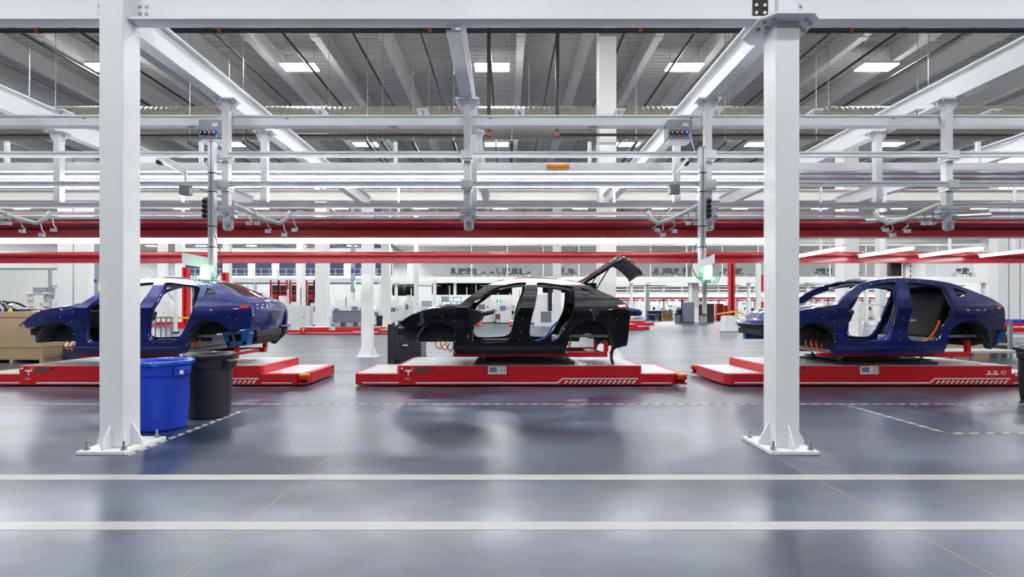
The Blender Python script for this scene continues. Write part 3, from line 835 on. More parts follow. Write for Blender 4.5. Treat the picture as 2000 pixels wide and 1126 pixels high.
def panel_mesh(outer, holes, step=0.055):
    vs = []; es = []
    for loop in [outer] + holes:
        b = len(vs); vs += [Vector(p) for p in loop]
        es += [(b + i, b + (i + 1) % len(loop)) for i in range(len(loop))]
    xs = [p[0] for p in outer]; zs = [p[1] for p in outer]
    loops = [outer] + holes
    def dmin(x, z):
        return min((a[0] - x) ** 2 + (a[1] - z) ** 2 for L in loops for a in L)
    x = min(xs)
    while x < max(xs):
        z = min(zs)
        while z < max(zs):
            if inside((x, z), outer) and not any(inside((x, z), h) for h in holes) and dmin(x, z) > (step * 0.45) ** 2: vs.append(Vector((x, z)))
            z += step
        x += step
    v, e, f, *_ = delaunay_2d_cdt(vs, es, [], 0, 1e-5)
    keep = []
    for t in f:
        c = (sum(v[i].x for i in t) / 3, sum(v[i].y for i in t) / 3)
        if inside(c, outer) and not any(inside(c, h) for h in holes): keep.append(tuple(t))
    return [(p.x, p.y) for p in v], keep
PANEL = {k: panel_mesh(outline(k), [DOOR_F, DOOR_R, QUARTER]) for k in (True, False)}
def side_panel(sy, full, depth=0.075):
    SV, SF = PANEL[full]
    m = MB(); n = len(SV)
    outv = [(u, CY + sy * W(u, z), z) for u, z in SV]
    inn = [(u, CY + sy * (W(u, z) - depth), z) for u, z in SV]
    cnt = {}
    fs = []
    for t in SF:
        a, b, c = t
        ar = (SV[b][0] - SV[a][0]) * (SV[c][1] - SV[a][1]) - (SV[b][1] - SV[a][1]) * (SV[c][0] - SV[a][0])
        t = t if ar > 0 else (a, c, b)        # counter-clockwise in (u,z): faces -Y
        fs.append(t)
        for q in range(3):
            k = (t[q], t[(q + 1) % 3]); cnt[k] = 1
    faces = [t if sy < 0 else t[::-1] for t in fs]
    faces += [tuple(i + n for i in (t[::-1] if sy < 0 else t)) for t in fs]
    for (a, b) in list(cnt):
        if (b, a) not in cnt:
            q = (b, a, a + n, b + n)
            faces.append(q if sy < 0 else q[::-1])
    m.add(outv + inn, faces)
    return m
CAR0 = Vector((0, CY, 0.62))
MESH = {}
def shared(key, paint_keys, fn):
    """build a mesh once, later cars get an object with the same data (paint swapped through the object slot)"""
    return fn
HINGE = Vector((TOP[14][0] - 0.02, CY, TOP[14][1] + 0.02))
def roofpt(u, t, crown):
    z = zf(u); return (u, CY + t * (W(u, z) - 0.004), z + crown * (1 - t * t) - 0.006 * t * t)
def car(cx, label, paint, tail_open=False, seat=False, bracket=False, inner='primer_blue', loc=None, rotz=0.0, simple=False):
    t = thing('car_body', label, 'car', tuple(CAR0))
    P = lambda mb, name, m, par=t, **k: mb.build(name, m, par, **k)
    for sy in (-1, 1):
        P(side_panel(sy, tail_open), 'body_side', paint, smooth=True, angle=32)
    # aperture lips, sill step, clips
    for sy in (-1, 1):
        for loop in (DOOR_F, DOOR_R):
            ux = sum(q[0] for q in loop) / len(loop); zx = sum(q[1] for q in loop) / len(loop)
            for dd, sc, rad in ((0.03, 0.985, 0.013), (0.068, 0.955, 0.012)):
                pts = [(ux + (a - ux) * sc, CY + sy * (W(a, b) - dd), zx + (b - zx) * sc) for a, b in loop]
                P(MB().tube(pts + [pts[0]], rad, 6), 'aperture_lip', paint, smooth=True)
        P(MB().tube([(a, CY + sy * (W(a, 0.745) - 0.004), 0.745) for a in [-0.95 + 2.02 * k / 20 for k in range(21)]], 0.012, 6), 'sill_step', paint, smooth=True)
        P(MB().box(-0.55, 0.1, CY + sy * 0.845 - 0.02, CY + sy * 0.845 + 0.02, 0.801, 0.812), 'sill_plate', 'aluminium')
        for k in range(7):
            u = -0.35 + 0.24 * k; z = zf(u) - 0.055
            P(MB().cyl((u, CY + sy * (W(u, z) - 0.01), z), (u, CY + sy * (W(u, z) + 0.008), z), 0.011, 8), 'roof_clip', 'cream_steel', smooth=True)
        for u, z in ((-0.98, 1.42), (-0.99, 1.24), (-0.97, 1.0), (-0.96, 0.86), (0.27, 1.05), (0.25, 0.9), (0.31, 1.3), (1.18, 1.42), (1.22, 1.1), (2.1, 1.28), (1.95, 1.33), (-1.62, 1.27), (-1.2, 1.32)):
            P(MB().cyl((u, CY + sy * (W(u, z) - 0.01), z), (u, CY + sy * (W(u, z) + 0.006), z), 0.008, 8), 'body_plug', 'aluminium', smooth=True)  # silver discs added for the small sharp highlights on the body
    # bonnet
    def hood(s, q):
        tt = q * 2 - 1
        uf = -2.12 - 0.15 * (1 - abs(tt) ** 2.2); ub = -1.02 - 0.16 * (1 - tt * tt)
        u = uf + (ub - uf) * s; uu = max(u, TOPC[0][0])
        z = zf(uu); wd = W(uu, z)
        crease = 0.018 * math.exp(-((abs(tt) - 0.72) / 0.1) ** 2)
        return (u, CY + tt * (wd + 0.002), z + 0.075 * (1 - tt * tt) * (0.45 + 0.55 * s) + crease - (0.07 * clamp((0.06 - s) / 0.06) ** 2))
    P(MB().grid(hood, 22, 26, (0.0, 0, -0.022)), 'bonnet', paint, smooth=True)
    # roof and windscreen header
    rf0, rf1 = side(862, 207)[0], HINGE.x + 0.01
    def roof(s, q):
        tt = q * 2 - 1
        u0 = rf0 - 0.10 * (1 - tt * tt) + 0.06
        return roofpt(u0 + (rf1 - u0) * s, tt, 0.055)
    r = P(MB().grid(roof, 24, 14, (0, 0, -0.03)), 'roof', paint, smooth=True)
    P(MB().grid(lambda s, q: (lambda p: (p[0], CY + (p[1] - CY) * 0.9, p[2] - 0.075 - 0.02 * abs(q * 2 - 1) ** 3))(roof(0.05 + 0.93 * s, q)), 16, 10, (0, 0, -0.02)), 'headliner', 'headliner', smooth=True)
    for sy in (-1, 1):
        pts = [(u, CY + sy * (W(u, zf(u)) - 0.1), zf(u) - 0.095) for u in [rf0 + (rf1 - rf0) * k / 12 for k in range(13)]]
        P(MB().tube(pts, 0.03, 6), 'roof_rail_lining', 'headliner', smooth=True)
    # cowl
    P(MB().box(-1.16, -0.92, CY - 0.74, CY + 0.74, 1.40, 1.45), 'cowl', 'trim_black', bevel=0.01)
    # tailgate: glass slope, lip, lower face; origin on its hinge
    lower = [(2.365, -0.05, 1.0), (2.38, -0.12, 1.0), (2.375, -0.22, 0.99), (2.36, -0.34, 0.97), (2.325, -0.46, 0.94), (2.28, -0.54, 0.9)]
    utip = TOP[-1][0] - 0.02; ztip = zf(utip); wtip = W(utip, ztip)
    prof = []
    for k in range(13):
        u = HINGE.x + (utip - HINGE.x) * k / 12; prof.append((u, zf(u) + 0.006, W(u, zf(u)) - 0.045, 0.05))
    prof.append((utip + 0.035, ztip + 0.012, wtip - 0.05, 0.045))
    for a, dz, kk in lower: prof.append((a - 2.37 + utip + 0.05, ztip + dz, (wtip - 0.05) * kk, 0.02))
    def gate(s, q):
        x = s * (len(prof) - 1); i = min(int(x), len(prof) - 2); fr = x - i
        a, b = prof[i], prof[i + 1]; pu, pz, pw, pc = [a[c] + (b[c] - a[c]) * fr for c in range(4)]
        tt = q * 2 - 1
        bow = 0.10 * (1 - tt * tt) * clamp((i + fr - 9) / 4)
        return (pu + bow, CY + tt * pw, pz + pc * (1 - tt * tt) * (1 if i < 13 else 0.6))
    g = MB().grid(gate, (len(prof) - 1) * 2, 20, (-0.02, 0, -0.045)).build('tailgate', paint, t, smooth=True, origin=HINGE)
    ORG[g.name] = HINGE.copy()
    gl = lambda s, q: (lambda p: (p[0] + 0.002, p[1], p[2] + 0.005))(gate(0.035 + 0.50 * s, 0.09 + 0.82 * q))
    MB().grid(gl, 14, 16, (0, 0, -0.003)).build('rear_glass', 'dark_glass', g, smooth=True)
    pl = lambda s, q: (lambda p: (p[0] + 0.004, p[1], p[2] + 0.001))(gate(0.80 + 0.09 * s, 0.40 + 0.2 * q))
    MB().grid(pl, 3, 6, (-0.003, 0, 0)).build('plate_recess', 'liner', g)
    if tail_open:
        MB().grid(lambda s, q: (lambda p: (p[0] - 0.05, p[1], p[2] - 0.06))(gate(0.60 + 0.36 * s, 0.1 + 0.8 * q)), 8, 10, (-0.012, 0, -0.01)).build('inner_trim', 'liner_dark', g, smooth=True)
        g.rotation_euler = (0, R(-56), 0)
        for sy in (-1, 1):
            a = Vector((HINGE.x + 0.27, CY + sy * 0.56, zf(HINGE.x + 0.27) - 0.03)); b = Vector((HINGE.x + 0.62, CY + sy * 0.56, 2.40))
            st = P(MB().cyl(a, b, 0.012, 8), 'gas_strut', 'trim_black', smooth=True)
    # tail lamps, quarter windows
    for sy in (-1, 1):
        q = MB(); pts = [side(*p) for p in [(1545, 341), (1592, 336), (1603, 350), (1600, 357), (1560, 355)]]
        n = len(pts)
        q.add([(u, CY + sy * (W(u, z) + 0.006), z) for u, z in pts] + [(u, CY + sy * (W(u, z) - 0.02), z) for u, z in pts],
              [tuple(range(n)), tuple(range(2 * n - 1, n - 1, -1))] + [(i, n + i, n + (i + 1) % n, (i + 1) % n) for i in range(n)])
        fix_normals(P(q, 'tail_lamp', 'tail_red'))
        q = MB(); n = len(QUARTER)
        q.add([(u, CY + sy * (W(u, z) - 0.02), z) for u, z in QUARTER] + [(u, CY + sy * (W(u, z) - 0.026), z) for u, z in QUARTER],
              [tuple(range(n)), tuple(range(2 * n - 1, n - 1, -1))] + [(i, n + i, n + (i + 1) % n, (i + 1) % n) for i in range(n)])
        fix_normals(P(q, 'quarter_window', 'dark_glass'))
    # floor, sills, bulkheads
    P(MB().box(-1.02, 1.16, CY - 0.80, CY + 0.80, 0.625, 0.70), 'floor_pan', 'pan_grey', bevel=0.01)
    for sy in (-1, 1):
        P(MB().box(-1.0, 1.12, CY + sy * 0.66, CY + sy * 0.84, 0.701, 0.80), 'inner_sill', paint, bevel=0.02)
    P(MB().box(-1.02, -0.96, CY - 0.78, CY + 0.78, 0.701, 1.40), 'firewall', 'trim_black')
    P(MB().prism([(-0.955, 1.08), (-0.72, 1.10), (-0.52, 1.24), (-0.46, 1.40), (-0.60, 1.46), (-0.955, 1.44)], 'y', CY - 0.70, CY + 0.70), 'dashboard', 'trim_black', bevel=0.02)
    P(MB().cyl((-0.62, CY - 0.36, 1.34), (-0.26, CY - 0.36, 1.42), 0.045, 10), 'steering_column', 'trim_black', smooth=True)
    P(MB().box(-0.95, -0.66, CY - 0.55, CY - 0.35, 0.75, 1.08), 'footwell_unit', 'liner_dark', bevel=0.03)
    P(MB().box(1.0, 1.16, CY - 0.72, CY + 0.72, 0.701, 0.92), 'seat_riser', 'pan_grey', bevel=0.03)
    P(MB().box(1.16, 2.18, CY - 0.60, CY + 0.60, 0.92, 0.97), 'boot_floor', 'pan_grey')
    # wheel houses
    for wx, rr, k in ((FWX, fw_r, 0), (RWX, rw_r, 1)):
        for sy in (-1, 1):
            m = MB(); n = 18
            ys = (CY + sy * 0.86, CY + sy * 0.52)
            a = [(wx + (rr + 0.015) * math.cos(R(180 * i / n)), WZ + (rr + 0.015) * math.sin(R(180 * i / n))) for i in range(n + 1)]
            b = [(wx + (rr - 0.005) * math.cos(R(180 * i / n)), WZ + (rr - 0.005) * math.sin(R(180 * i / n))) for i in range(n + 1)]
            vs = [(x, y, z) for y in ys for x, z in a] + [(x, y, z) for y in ys for x, z in b]; N = n + 1
            fs = []
            for i in range(n):
                fs += [(i, i + 1, N + i + 1, N + i), (2 * N + i, 3 * N + i, 3 * N + i + 1, 2 * N + i + 1), (i, 2 * N + i, 2 * N + i + 1, i + 1), (N + i, N + i + 1, 3 * N + i + 1, 3 * N + i)]
            m.add(vs, fs); o = fix_normals(P(m, 'wheel_arch_liner', 'liner', smooth=True))
            # inner wall: crescent behind the opening
            ir = 0.17 if k else 0.05
            q = MB(); aa = arc(wx, WZ, rr - 0.004, 2, 178, 18); bb = arc(wx, WZ, ir, 178, 2, 18)
            lo = [(wx - rr + 0.02, WZ - 0.1), (wx - ir, WZ - 0.1)] ; hi = [(wx + ir, WZ - 0.12), (wx + rr - 0.02, WZ - 0.12)]
            n2 = 19
            vv = []
            for i in range(n2):
                x1, z1 = aa[i]; x2, z2 = bb[n2 - 1 - i]
                vv += [(x1, CY + sy * 0.54, z1), (x2, CY + sy * 0.54, z2), (x1, CY + sy * 0.525, z1), (x2, CY + sy * 0.525, z2)]
            ff = []
            for i in range(n2 - 1):
                c, d = 4 * i, 4 * i + 4
                ff += [(c, c + 1, d + 1, d), (c + 2, d + 2, d + 3, c + 3), (c, d, d + 2, c + 2), (c + 1, c + 3, d + 3, d + 1)]
            q.add(vv, ff); wall = fix_normals(P(q, 'wheel_house', 'liner_dark'))
            if sy < 0:
                for i in range(9):
                    an = R(25 + 16 * i); rm = rr * 0.72
                    MB().box(wx + rm * math.cos(an) - 0.022, wx + rm * math.cos(an) + 0.022, CY - 0.57, CY - 0.541, WZ + rm * math.sin(an) - 0.022, WZ + rm * math.sin(an) + 0.022).build('liner_rib', 'liner', wall)
    # front end without bumper
    P(MB().prism([(-2.06, 0.98), (-1.92, 0.92), (-1.68, 0.90), (-1.68, 1.20), (-2.0, 1.19), (-2.08, 1.14)], 'y', CY - 0.60, CY + 0.60), 'front_carrier', 'liner_dark', bevel=0.02)
    P(MB().box(-2.16, -2.06, CY - 0.52, CY + 0.52, 0.96, 1.08), 'crash_beam', 'trim_black', bevel=0.02)
    for sy in (-1, 1):
        P(MB().box(-2.06, -1.0, CY + sy * 0.40, CY + sy * 0.52, 0.83, 0.98), 'front_rail', inner, bevel=0.015)
        P(MB().box(-2.1, -1.98, CY + sy * 0.56, CY + sy * 0.70, 1.10, 1.21), 'lamp_bracket', 'print_white' if sy < 0 else 'liner', bevel=0.015)
    # rear end without bumper
    P(MB().prism([(2.08, 0.86), (2.24, 0.90), (2.26, 1.18), (2.08, 1.20)], 'y', CY - 0.66, CY + 0.66), 'rear_panel', inner, bevel=0.02)
    P(MB().box(2.24, 2.34, CY - 0.56, CY + 0.56, 0.92, 1.06), 'rear_crash_beam', 'liner_dark', bevel=0.02)
    P(MB().prism([(2.0, 0.74), (2.3, 0.80), (2.33, 0.92), (2.0, 0.86)], 'y', CY - 0.5, CY + 0.5), 'undertray', 'trim_black', bevel=0.02)
    if not tail_open:
        for sy in (-1, 1):
            m = MB(); a, b = CY + sy * 0.80, CY + sy * 0.74
            pr = [(1.96, 1.08), (1.90, 0.98), (2.02, 0.72), (2.10, 0.70), (2.30, 0.90), (2.36, 1.1)]
            if bracket and sy < 0: continue
            m.prism(pr, 'y', min(a, b), max(a, b)); fix_normals(P(m, 'corner_liner', 'liner_dark', bevel=0.01))
            m = MB(); m.prism([(2.16, 0.78), (2.32, 0.92), (2.36, 1.08), (2.26, 1.08), (2.2, 0.95)], 'y', CY + sy * 0.82 - 0.012, CY + sy * 0.82 + 0.012); fix_normals(P(m, 'corner_panel', 'primer_blue'))
    if bracket:
        # hollow side bracket below the rear lamp
        m = MB(); yo, yi = CY - 0.83, CY - 0.62
        fr = [((1.80, 1.02), (2.32, 1.08)), ((1.90, 0.76), (2.30, 0.80))]
        m.prism([(1.80, 1.02), (1.83, 0.96), (2.30, 1.0), (2.32, 1.10)], 'y', yo, yi)
        m.prism([(1.90, 0.74), (2.26, 0.78), (2.28, 0.86), (1.88, 0.84)], 'y', yo, yi)
        m.prism([(1.80, 1.0), (1.90, 0.75), (1.97, 0.77), (1.90, 0.99)], 'y', yo, yi)
        m.prism([(2.16, 1.0), (2.18, 0.78), (2.28, 0.80), (2.31, 1.02)], 'y', yo, yi)
        m.box(1.86, 2.26, yi - 0.02, yi, 0.78, 1.02)
        fix_normals(P(m, 'rear_bracket', 'primer_blue', bevel=0.012))
    # harnesses
    def cable(pts, r, m, name):
        P(MB().tube(catmull3(pts), r, 7), name, m, smooth=True)
    cable([(0.18, CY + 0.35, 0.74), (0.42, CY + 0.30, 0.75), (0.62, CY + 0.2, 0.80), (0.85, CY + 0.25, 0.90), (0.98, CY + 0.35, 1.08), (1.12, CY + 0.5, 1.20)], 0.024, 'cable_blue', 'wiring_harness')
    cable([(-0.5, CY + 0.4, 0.73), (-0.1, CY + 0.42, 0.725), (0.25, CY + 0.4, 0.735), (0.5, CY + 0.35, 0.75)], 0.014, 'tail_red', 'wiring_harness')
    if not tail_open:
        cable([(0.75, CY - 0.64, 0.82), (0.92, CY - 0.66, 0.84), (1.08, CY - 0.68, 0.98), (1.18, CY - 0.69, 1.18), (1.20, CY - 0.69, 1.26)], 0.026, 'cable_orange', 'high_voltage_cable')
    for k in range(3):
        x0 = -1.34 + 0.10 * k
        cable([(x0, CY - 0.62, 0.86), (x0 - 0.04, CY - 0.66, 0.78), (x0 + 0.06, CY - 0.66, 0.70 - 0.02 * k), (x0 + 0.12, CY - 0.6, 0.80)], 0.012, 'cable_orange', 'high_voltage_cable')
    cable([(1.14, CY - 0.62, 0.98), (1.17, CY - 0.66, 0.86), (1.23, CY - 0.66, 0.74), (1.26, CY - 0.62, 0.90)], 0.014, 'cable_orange', 'high_voltage_cable')
    if seat:
        m = MB(); m.prism([(1.12, 0.93), (1.30, 0.90), (1.52, 1.80), (1.40, 1.84), (1.36, 1.78)], 'y', CY - 0.62, CY + 0.66)
        P(m, 'seat_back', 'trim_black', bevel=0.03)
        m = MB(); m.prism([(1.18, 1.1), (1.21, 1.1), (1.24, 1.26), (1.21, 1.26)], 'y', CY - 0.1, CY + 0.05)
        P(m, 'seat_tag', 'box_grey')
    if tail_open:
        P(MB().tube(catmull3([(2.02, CY - 0.70, 0.92), (2.05, CY - 0.74, 0.74), (2.03, CY - 0.72, 0.55), (2.06, CY - 0.74, 0.405)]), 0.03, 8), 'plastic_wrap', 'liner', smooth=True)
    if loc is None: loc = (cx, CY, 0.62)
    t.location = loc; t.rotation_euler[2] = rotz
    ORG[t.name] = Vector(loc)
    return t
def catmull3(pts, sub=5):
    out = []; n = len(pts)
    for i in range(n - 1):
        p0, p1, p2, p3 = pts[max(i - 1, 0)], pts[i], pts[i + 1], pts[min(i + 2, n - 1)]
        for k in range(sub):
            t = k / sub
            out.append(tuple(0.5 * (2 * p1[c] + (p2[c] - p0[c]) * t + (2 * p0[c] - 5 * p1[c] + 4 * p2[c] - p3[c]) * t * t + (3 * p1[c] - p0[c] - 3 * p2[c] + p3[c]) * t ** 3) for c in range(3)))
    out.append(tuple(pts[-1])); return out
blk = car(0.0, 'black doorless car body with raised tailgate on the middle red cart', 'paint_black', tail_open=True, inner='liner')
blu1 = car(-7.24, 'dark blue doorless car body behind the left near column', 'paint_blue', bracket=True)
blu3 = car(7.2, 'dark blue doorless car body with black seat back on the right cart', 'paint_blue', seat=True)

# ================================================================== CARTS
AY0, AY1 = 9.75, 11.5
def agv(cx, label, number=None):
    O = Vector((0, (AY0 + AY1) / 2, 0.0))
    t = thing('transport_cart', label, 'cart', tuple(O))
    P = lambda mb, name, m, par=t, **k: mb.build(name, m, par, **k)
    L, Tn, z0, zl, zt = 3.15, 2.29, 0.03, 0.238, 0.394
    c = 0.09
    low = [(-L + c, AY0), (L - 0.22, AY0), (L - 0.08, AY0 + 0.14), (L, AY0 + 0.30), (L, AY1 - c), (L - c, AY1), (-L + 0.22, AY1), (-L, AY1 - 0.22), (-L, AY0 + c)]
    P(MB().prism(low, 'z', z0, zl), 'chassis', 'agv_red', bevel=0.006)
    tall = [(-Tn, AY0 - 0.004), (Tn - 0.0, AY0 - 0.004), (Tn + 0.05, AY0 + 0.06), (Tn + 0.05, AY1 - 0.05), (Tn, AY1 + 0.004), (-Tn, AY1 + 0.004), (-Tn - 0.05, AY1 - 0.05), (-Tn - 0.05, AY0 + 0.06)]
    P(MB().prism(tall, 'z', zl, zt), 'upper_chassis', 'agv_red', bevel=0.006)
    P(MB().box(-Tn + 0.05, Tn - 0.02, AY0 - 0.0039, AY0 + 0.05, 0.045, zl - 0.0005), 'skirt', 'agv_red')
    # ribbed tread plates
    def plate(x0, x1, y0, y1, z, name):
        m = MB(); m.box(x0, x1, y0, y1, z, z + 0.004)
        x = x0 + 0.03
        while x < x1 - 0.05:
            m.add([(x, y0 + 0.02, z + 0.004), (x + 0.045, y0 + 0.02, z + 0.004), (x + 0.035, y0 + 0.02, z + 0.011), (x + 0.01, y0 + 0.02, z + 0.011),
                   (x, y1 - 0.02, z + 0.004), (x + 0.045, y1 - 0.02, z + 0.004), (x + 0.035, y1 - 0.02, z + 0.011), (x + 0.01, y1 - 0.02, z + 0.011)],
                  [(0, 1, 2, 3), (7, 6, 5, 4), (3, 2, 6, 7), (1, 5, 6, 2), (0, 3, 7, 4)])
            x += 0.085
        P(m, name, 'tread')
    plate(-Tn + 0.03, -0.9, AY0 + 0.02, AY1 - 0.02, zt, 'tread_plate'); plate(1.12, Tn - 0.03, AY0 + 0.02, AY1 - 0.02, zt, 'tread_plate')
    P(MB().box(-0.895, 1.115, AY0 + 0.01, AY1 - 0.01, zt, zt + 0.003), 'centre_plate', 'box_grey')
    plate(-L + 0.05, -Tn - 0.06, AY0 + 0.11, AY1 - 0.12, zl, 'end_tread_plate'); plate(Tn + 0.06, L - 0.12, AY0 + 0.11, AY1 - 0.12, zl, 'end_tread_plate')
    # lift table and cradle
    P(MB().box(-0.86, 1.08, AY0 + 0.22, AY1 - 0.2, zt + 0.0035, zt + 0.05), 'lift_base', 'trim_black', bevel=0.01)
    P(MB().box(-0.80, 1.0, AY0 + 0.28, AY1 - 0.26, zt + 0.07, zt + 0.10), 'lift_top', 'liner', bevel=0.008)
    for sx in (-0.7, 0.9):
        for yy in (AY0 + 0.4, AY1 - 0.4):
            P(MB().cyl((sx, yy, zt + 0.05), (sx, yy, 0.55), 0.03, 10), 'scissor_post', 'aluminium', smooth=True)
    for yy in (AY0 + 0.16, AY1 - 0.26):
        P(MB().box(-1.28, 0.95, yy, yy + 0.1, 0.55, 0.624), 'cradle_rail', 'agv_red', bevel=0.005)
    P(MB().box(0.951, 1.72, AY0 + 0.22, AY0 + 0.34, 0.54, 0.64), 'cradle_arm', 'agv_red', bevel=0.006)
    P(MB().box(0.951, 1.72, AY1 - 0.36, AY1 - 0.24, 0.54, 0.64), 'cradle_arm', 'agv_red', bevel=0.006)
    for yy in (AY0 + 0.22, AY1 - 0.36):
        P(MB().box(1.66, 1.74, yy + 0.02, yy + 0.1, 0.6405, 0.86), 'cradle_post', 'agv_red', bevel=0.006)
    P(MB().box(1.40, 1.66, AY0 + 0.45, AY1 - 0.47, 0.56, 0.62), 'cradle_cross', 'agv_red')
    # safety scanners on opposite corners
    for sx, yy in ((1, AY0 + 0.06), (-1, AY1 - 0.08)):
        X = sx * (L - 0.04)
        s = P(MB().cyl((X, yy, 0.20), (X, yy, 0.235), 0.10, 20), 'scanner_hood', 'orange', smooth=True)
        P(MB().cyl((X, yy, 0.135), (X, yy, 0.1995), 0.098, 20), 'scanner_ring', 'agv_red', smooth=True)
        P(MB().cyl((X, yy, 0.07), (X, yy, 0.1345), 0.06, 16), 'scanner_window', 'trim_black', smooth=True)
        P(MB().cyl((X, yy, 0.045), (X, yy, 0.0695), 0.10, 20), 'scanner_foot', 'agv_red', smooth=True)
    # front print: lines, hazard bars, emblem, panel
    yf = AY0 - 0.0042
    def fprint(polys, name, m='print_white', y=yf):
        k = MB()
        for poly in polys: k.prism(poly, 'y', y - 0.0012, y)
        return fix_normals(P(k, name, m))
    fprint([[(-L + 0.16, 0.062), (-Tn - 0.1 + 0.1, 0.062), (-Tn - 0.02, 0.085), (-L + 0.16, 0.085)]], 'side_line', y=AY0 - 0.0002)
    fprint([[(Tn + 0.03, 0.062), (L - 0.26, 0.062), (L - 0.26, 0.078), (Tn + 0.03, 0.078)]], 'side_line', y=AY0 - 0.0002)
    hs = 0.74
    fprint([[(-1.98, 0.058), (hs, 0.058), (hs + 0.09, 0.14), (Tn - 0.03, 0.14), (Tn - 0.03, 0.163), (hs + 0.08, 0.163), (hs - 0.02, 0.085), (-1.955, 0.085)]], 'side_line')
    bars = []
    for k in range(15):
        x = hs + 0.10 + 0.092 * k
        bars.append([(x, 0.058), (x + 0.042, 0.058), (x + 0.095, 0.118), (x + 0.053, 0.118)])
    for b in bars: fprint([b], 'hazard_bar')
    ex = -2.115
    T = [(-0.075, 0.305), (-0.05, 0.317), (0, 0.322), (0.05, 0.317), (0.075, 0.305), (0.066, 0.283), (0.042, 0.288), (0.026, 0.290), (0.018, 0.278), (0.0, 0.185), (-0.018, 0.278), (-0.026, 0.290), (-0.042, 0.288), (-0.066, 0.283)]
    fprint([[(ex + a, b) for a, b in T[::-1]]], 'emblem')
    text_mesh('TESLA', 0.042, 'emblem_lettering', 'print_white', t, (ex - 0.075, yf - 0.0006, 0.135))
    P(MB().box(-1.99, -1.72, yf - 0.001, yf, 0.275, 0.372), 'hand_recess', 'cab_brown')
    for dx, mm in ((-2.235, 'print_white'), (-2.04, 'orange'), (-1.66, 'trim_black')):
        P(MB().cyl((dx, yf, 0.345), (dx, yf - 0.02, 0.345), 0.02, 12), 'push_button', mm, smooth=True)
    cp = P(MB().box(-0.60, -0.25, yf - 0.012, yf, 0.235, 0.392), 'control_panel', 'print_white', bevel=0.004)
    P(MB().box(-0.575, -0.43, yf - 0.014, yf - 0.0125, 0.275, 0.37), 'screen', 'screen_grey', cp)
    for i in range(3):
        for j in range(3):
            P(MB().cyl((-0.385 + 0.05 * i, yf - 0.0125, 0.275 + 0.042 * j), (-0.385 + 0.05 * i, yf - 0.02, 0.275 + 0.042 * j), 0.011, 8), 'key', ('tread', 'trim_black', 'trim_black')[i], cp)
    P(MB().box(-0.62, -0.23, yf - 0.02, AY0 + 0.03, 0.3975, 0.405), 'panel_hood', 'agv_red')
    if number:
        text_mesh(number, 0.115, 'cart_number', 'print_white', t, (2.08, yf - 0.0006, 0.225))
        for k, (a, b, z) in enumerate(((1.80, 2.04, 0.222), (1.82, 1.90, 0.245), (1.93, 2.03, 0.245), (1.84, 1.89, 0.268), (1.95, 2.02, 0.268), (1.83, 1.88, 0.288), (1.94, 2.0, 0.288))):
            P(MB().box(a, b, yf - 0.001, yf, z, z + 0.014), 'printed_mark', 'print_white')
        text_mesh('N', 0.075, 'cart_letter', 'print_white', t, (2.61, AY0 - 0.001, 0.135))
        P(MB().box(2.36, 2.95, AY0 - 0.01, AY0 + 0.02, 0.2, 0.27), 'end_label', 'print_white')
    t.location = (cx, O.y, 0); ORG[t.name] = Vector((cx, O.y, 0))
    return t
c2 = agv(0.25, 'red transport cart under the black car with white control panel in view')
c1 = agv(-6.98, 'red transport cart under the left blue car, partly behind the bins')
c3 = agv(7.33, 'red transport cart numbered 07 under the right blue car', '07')
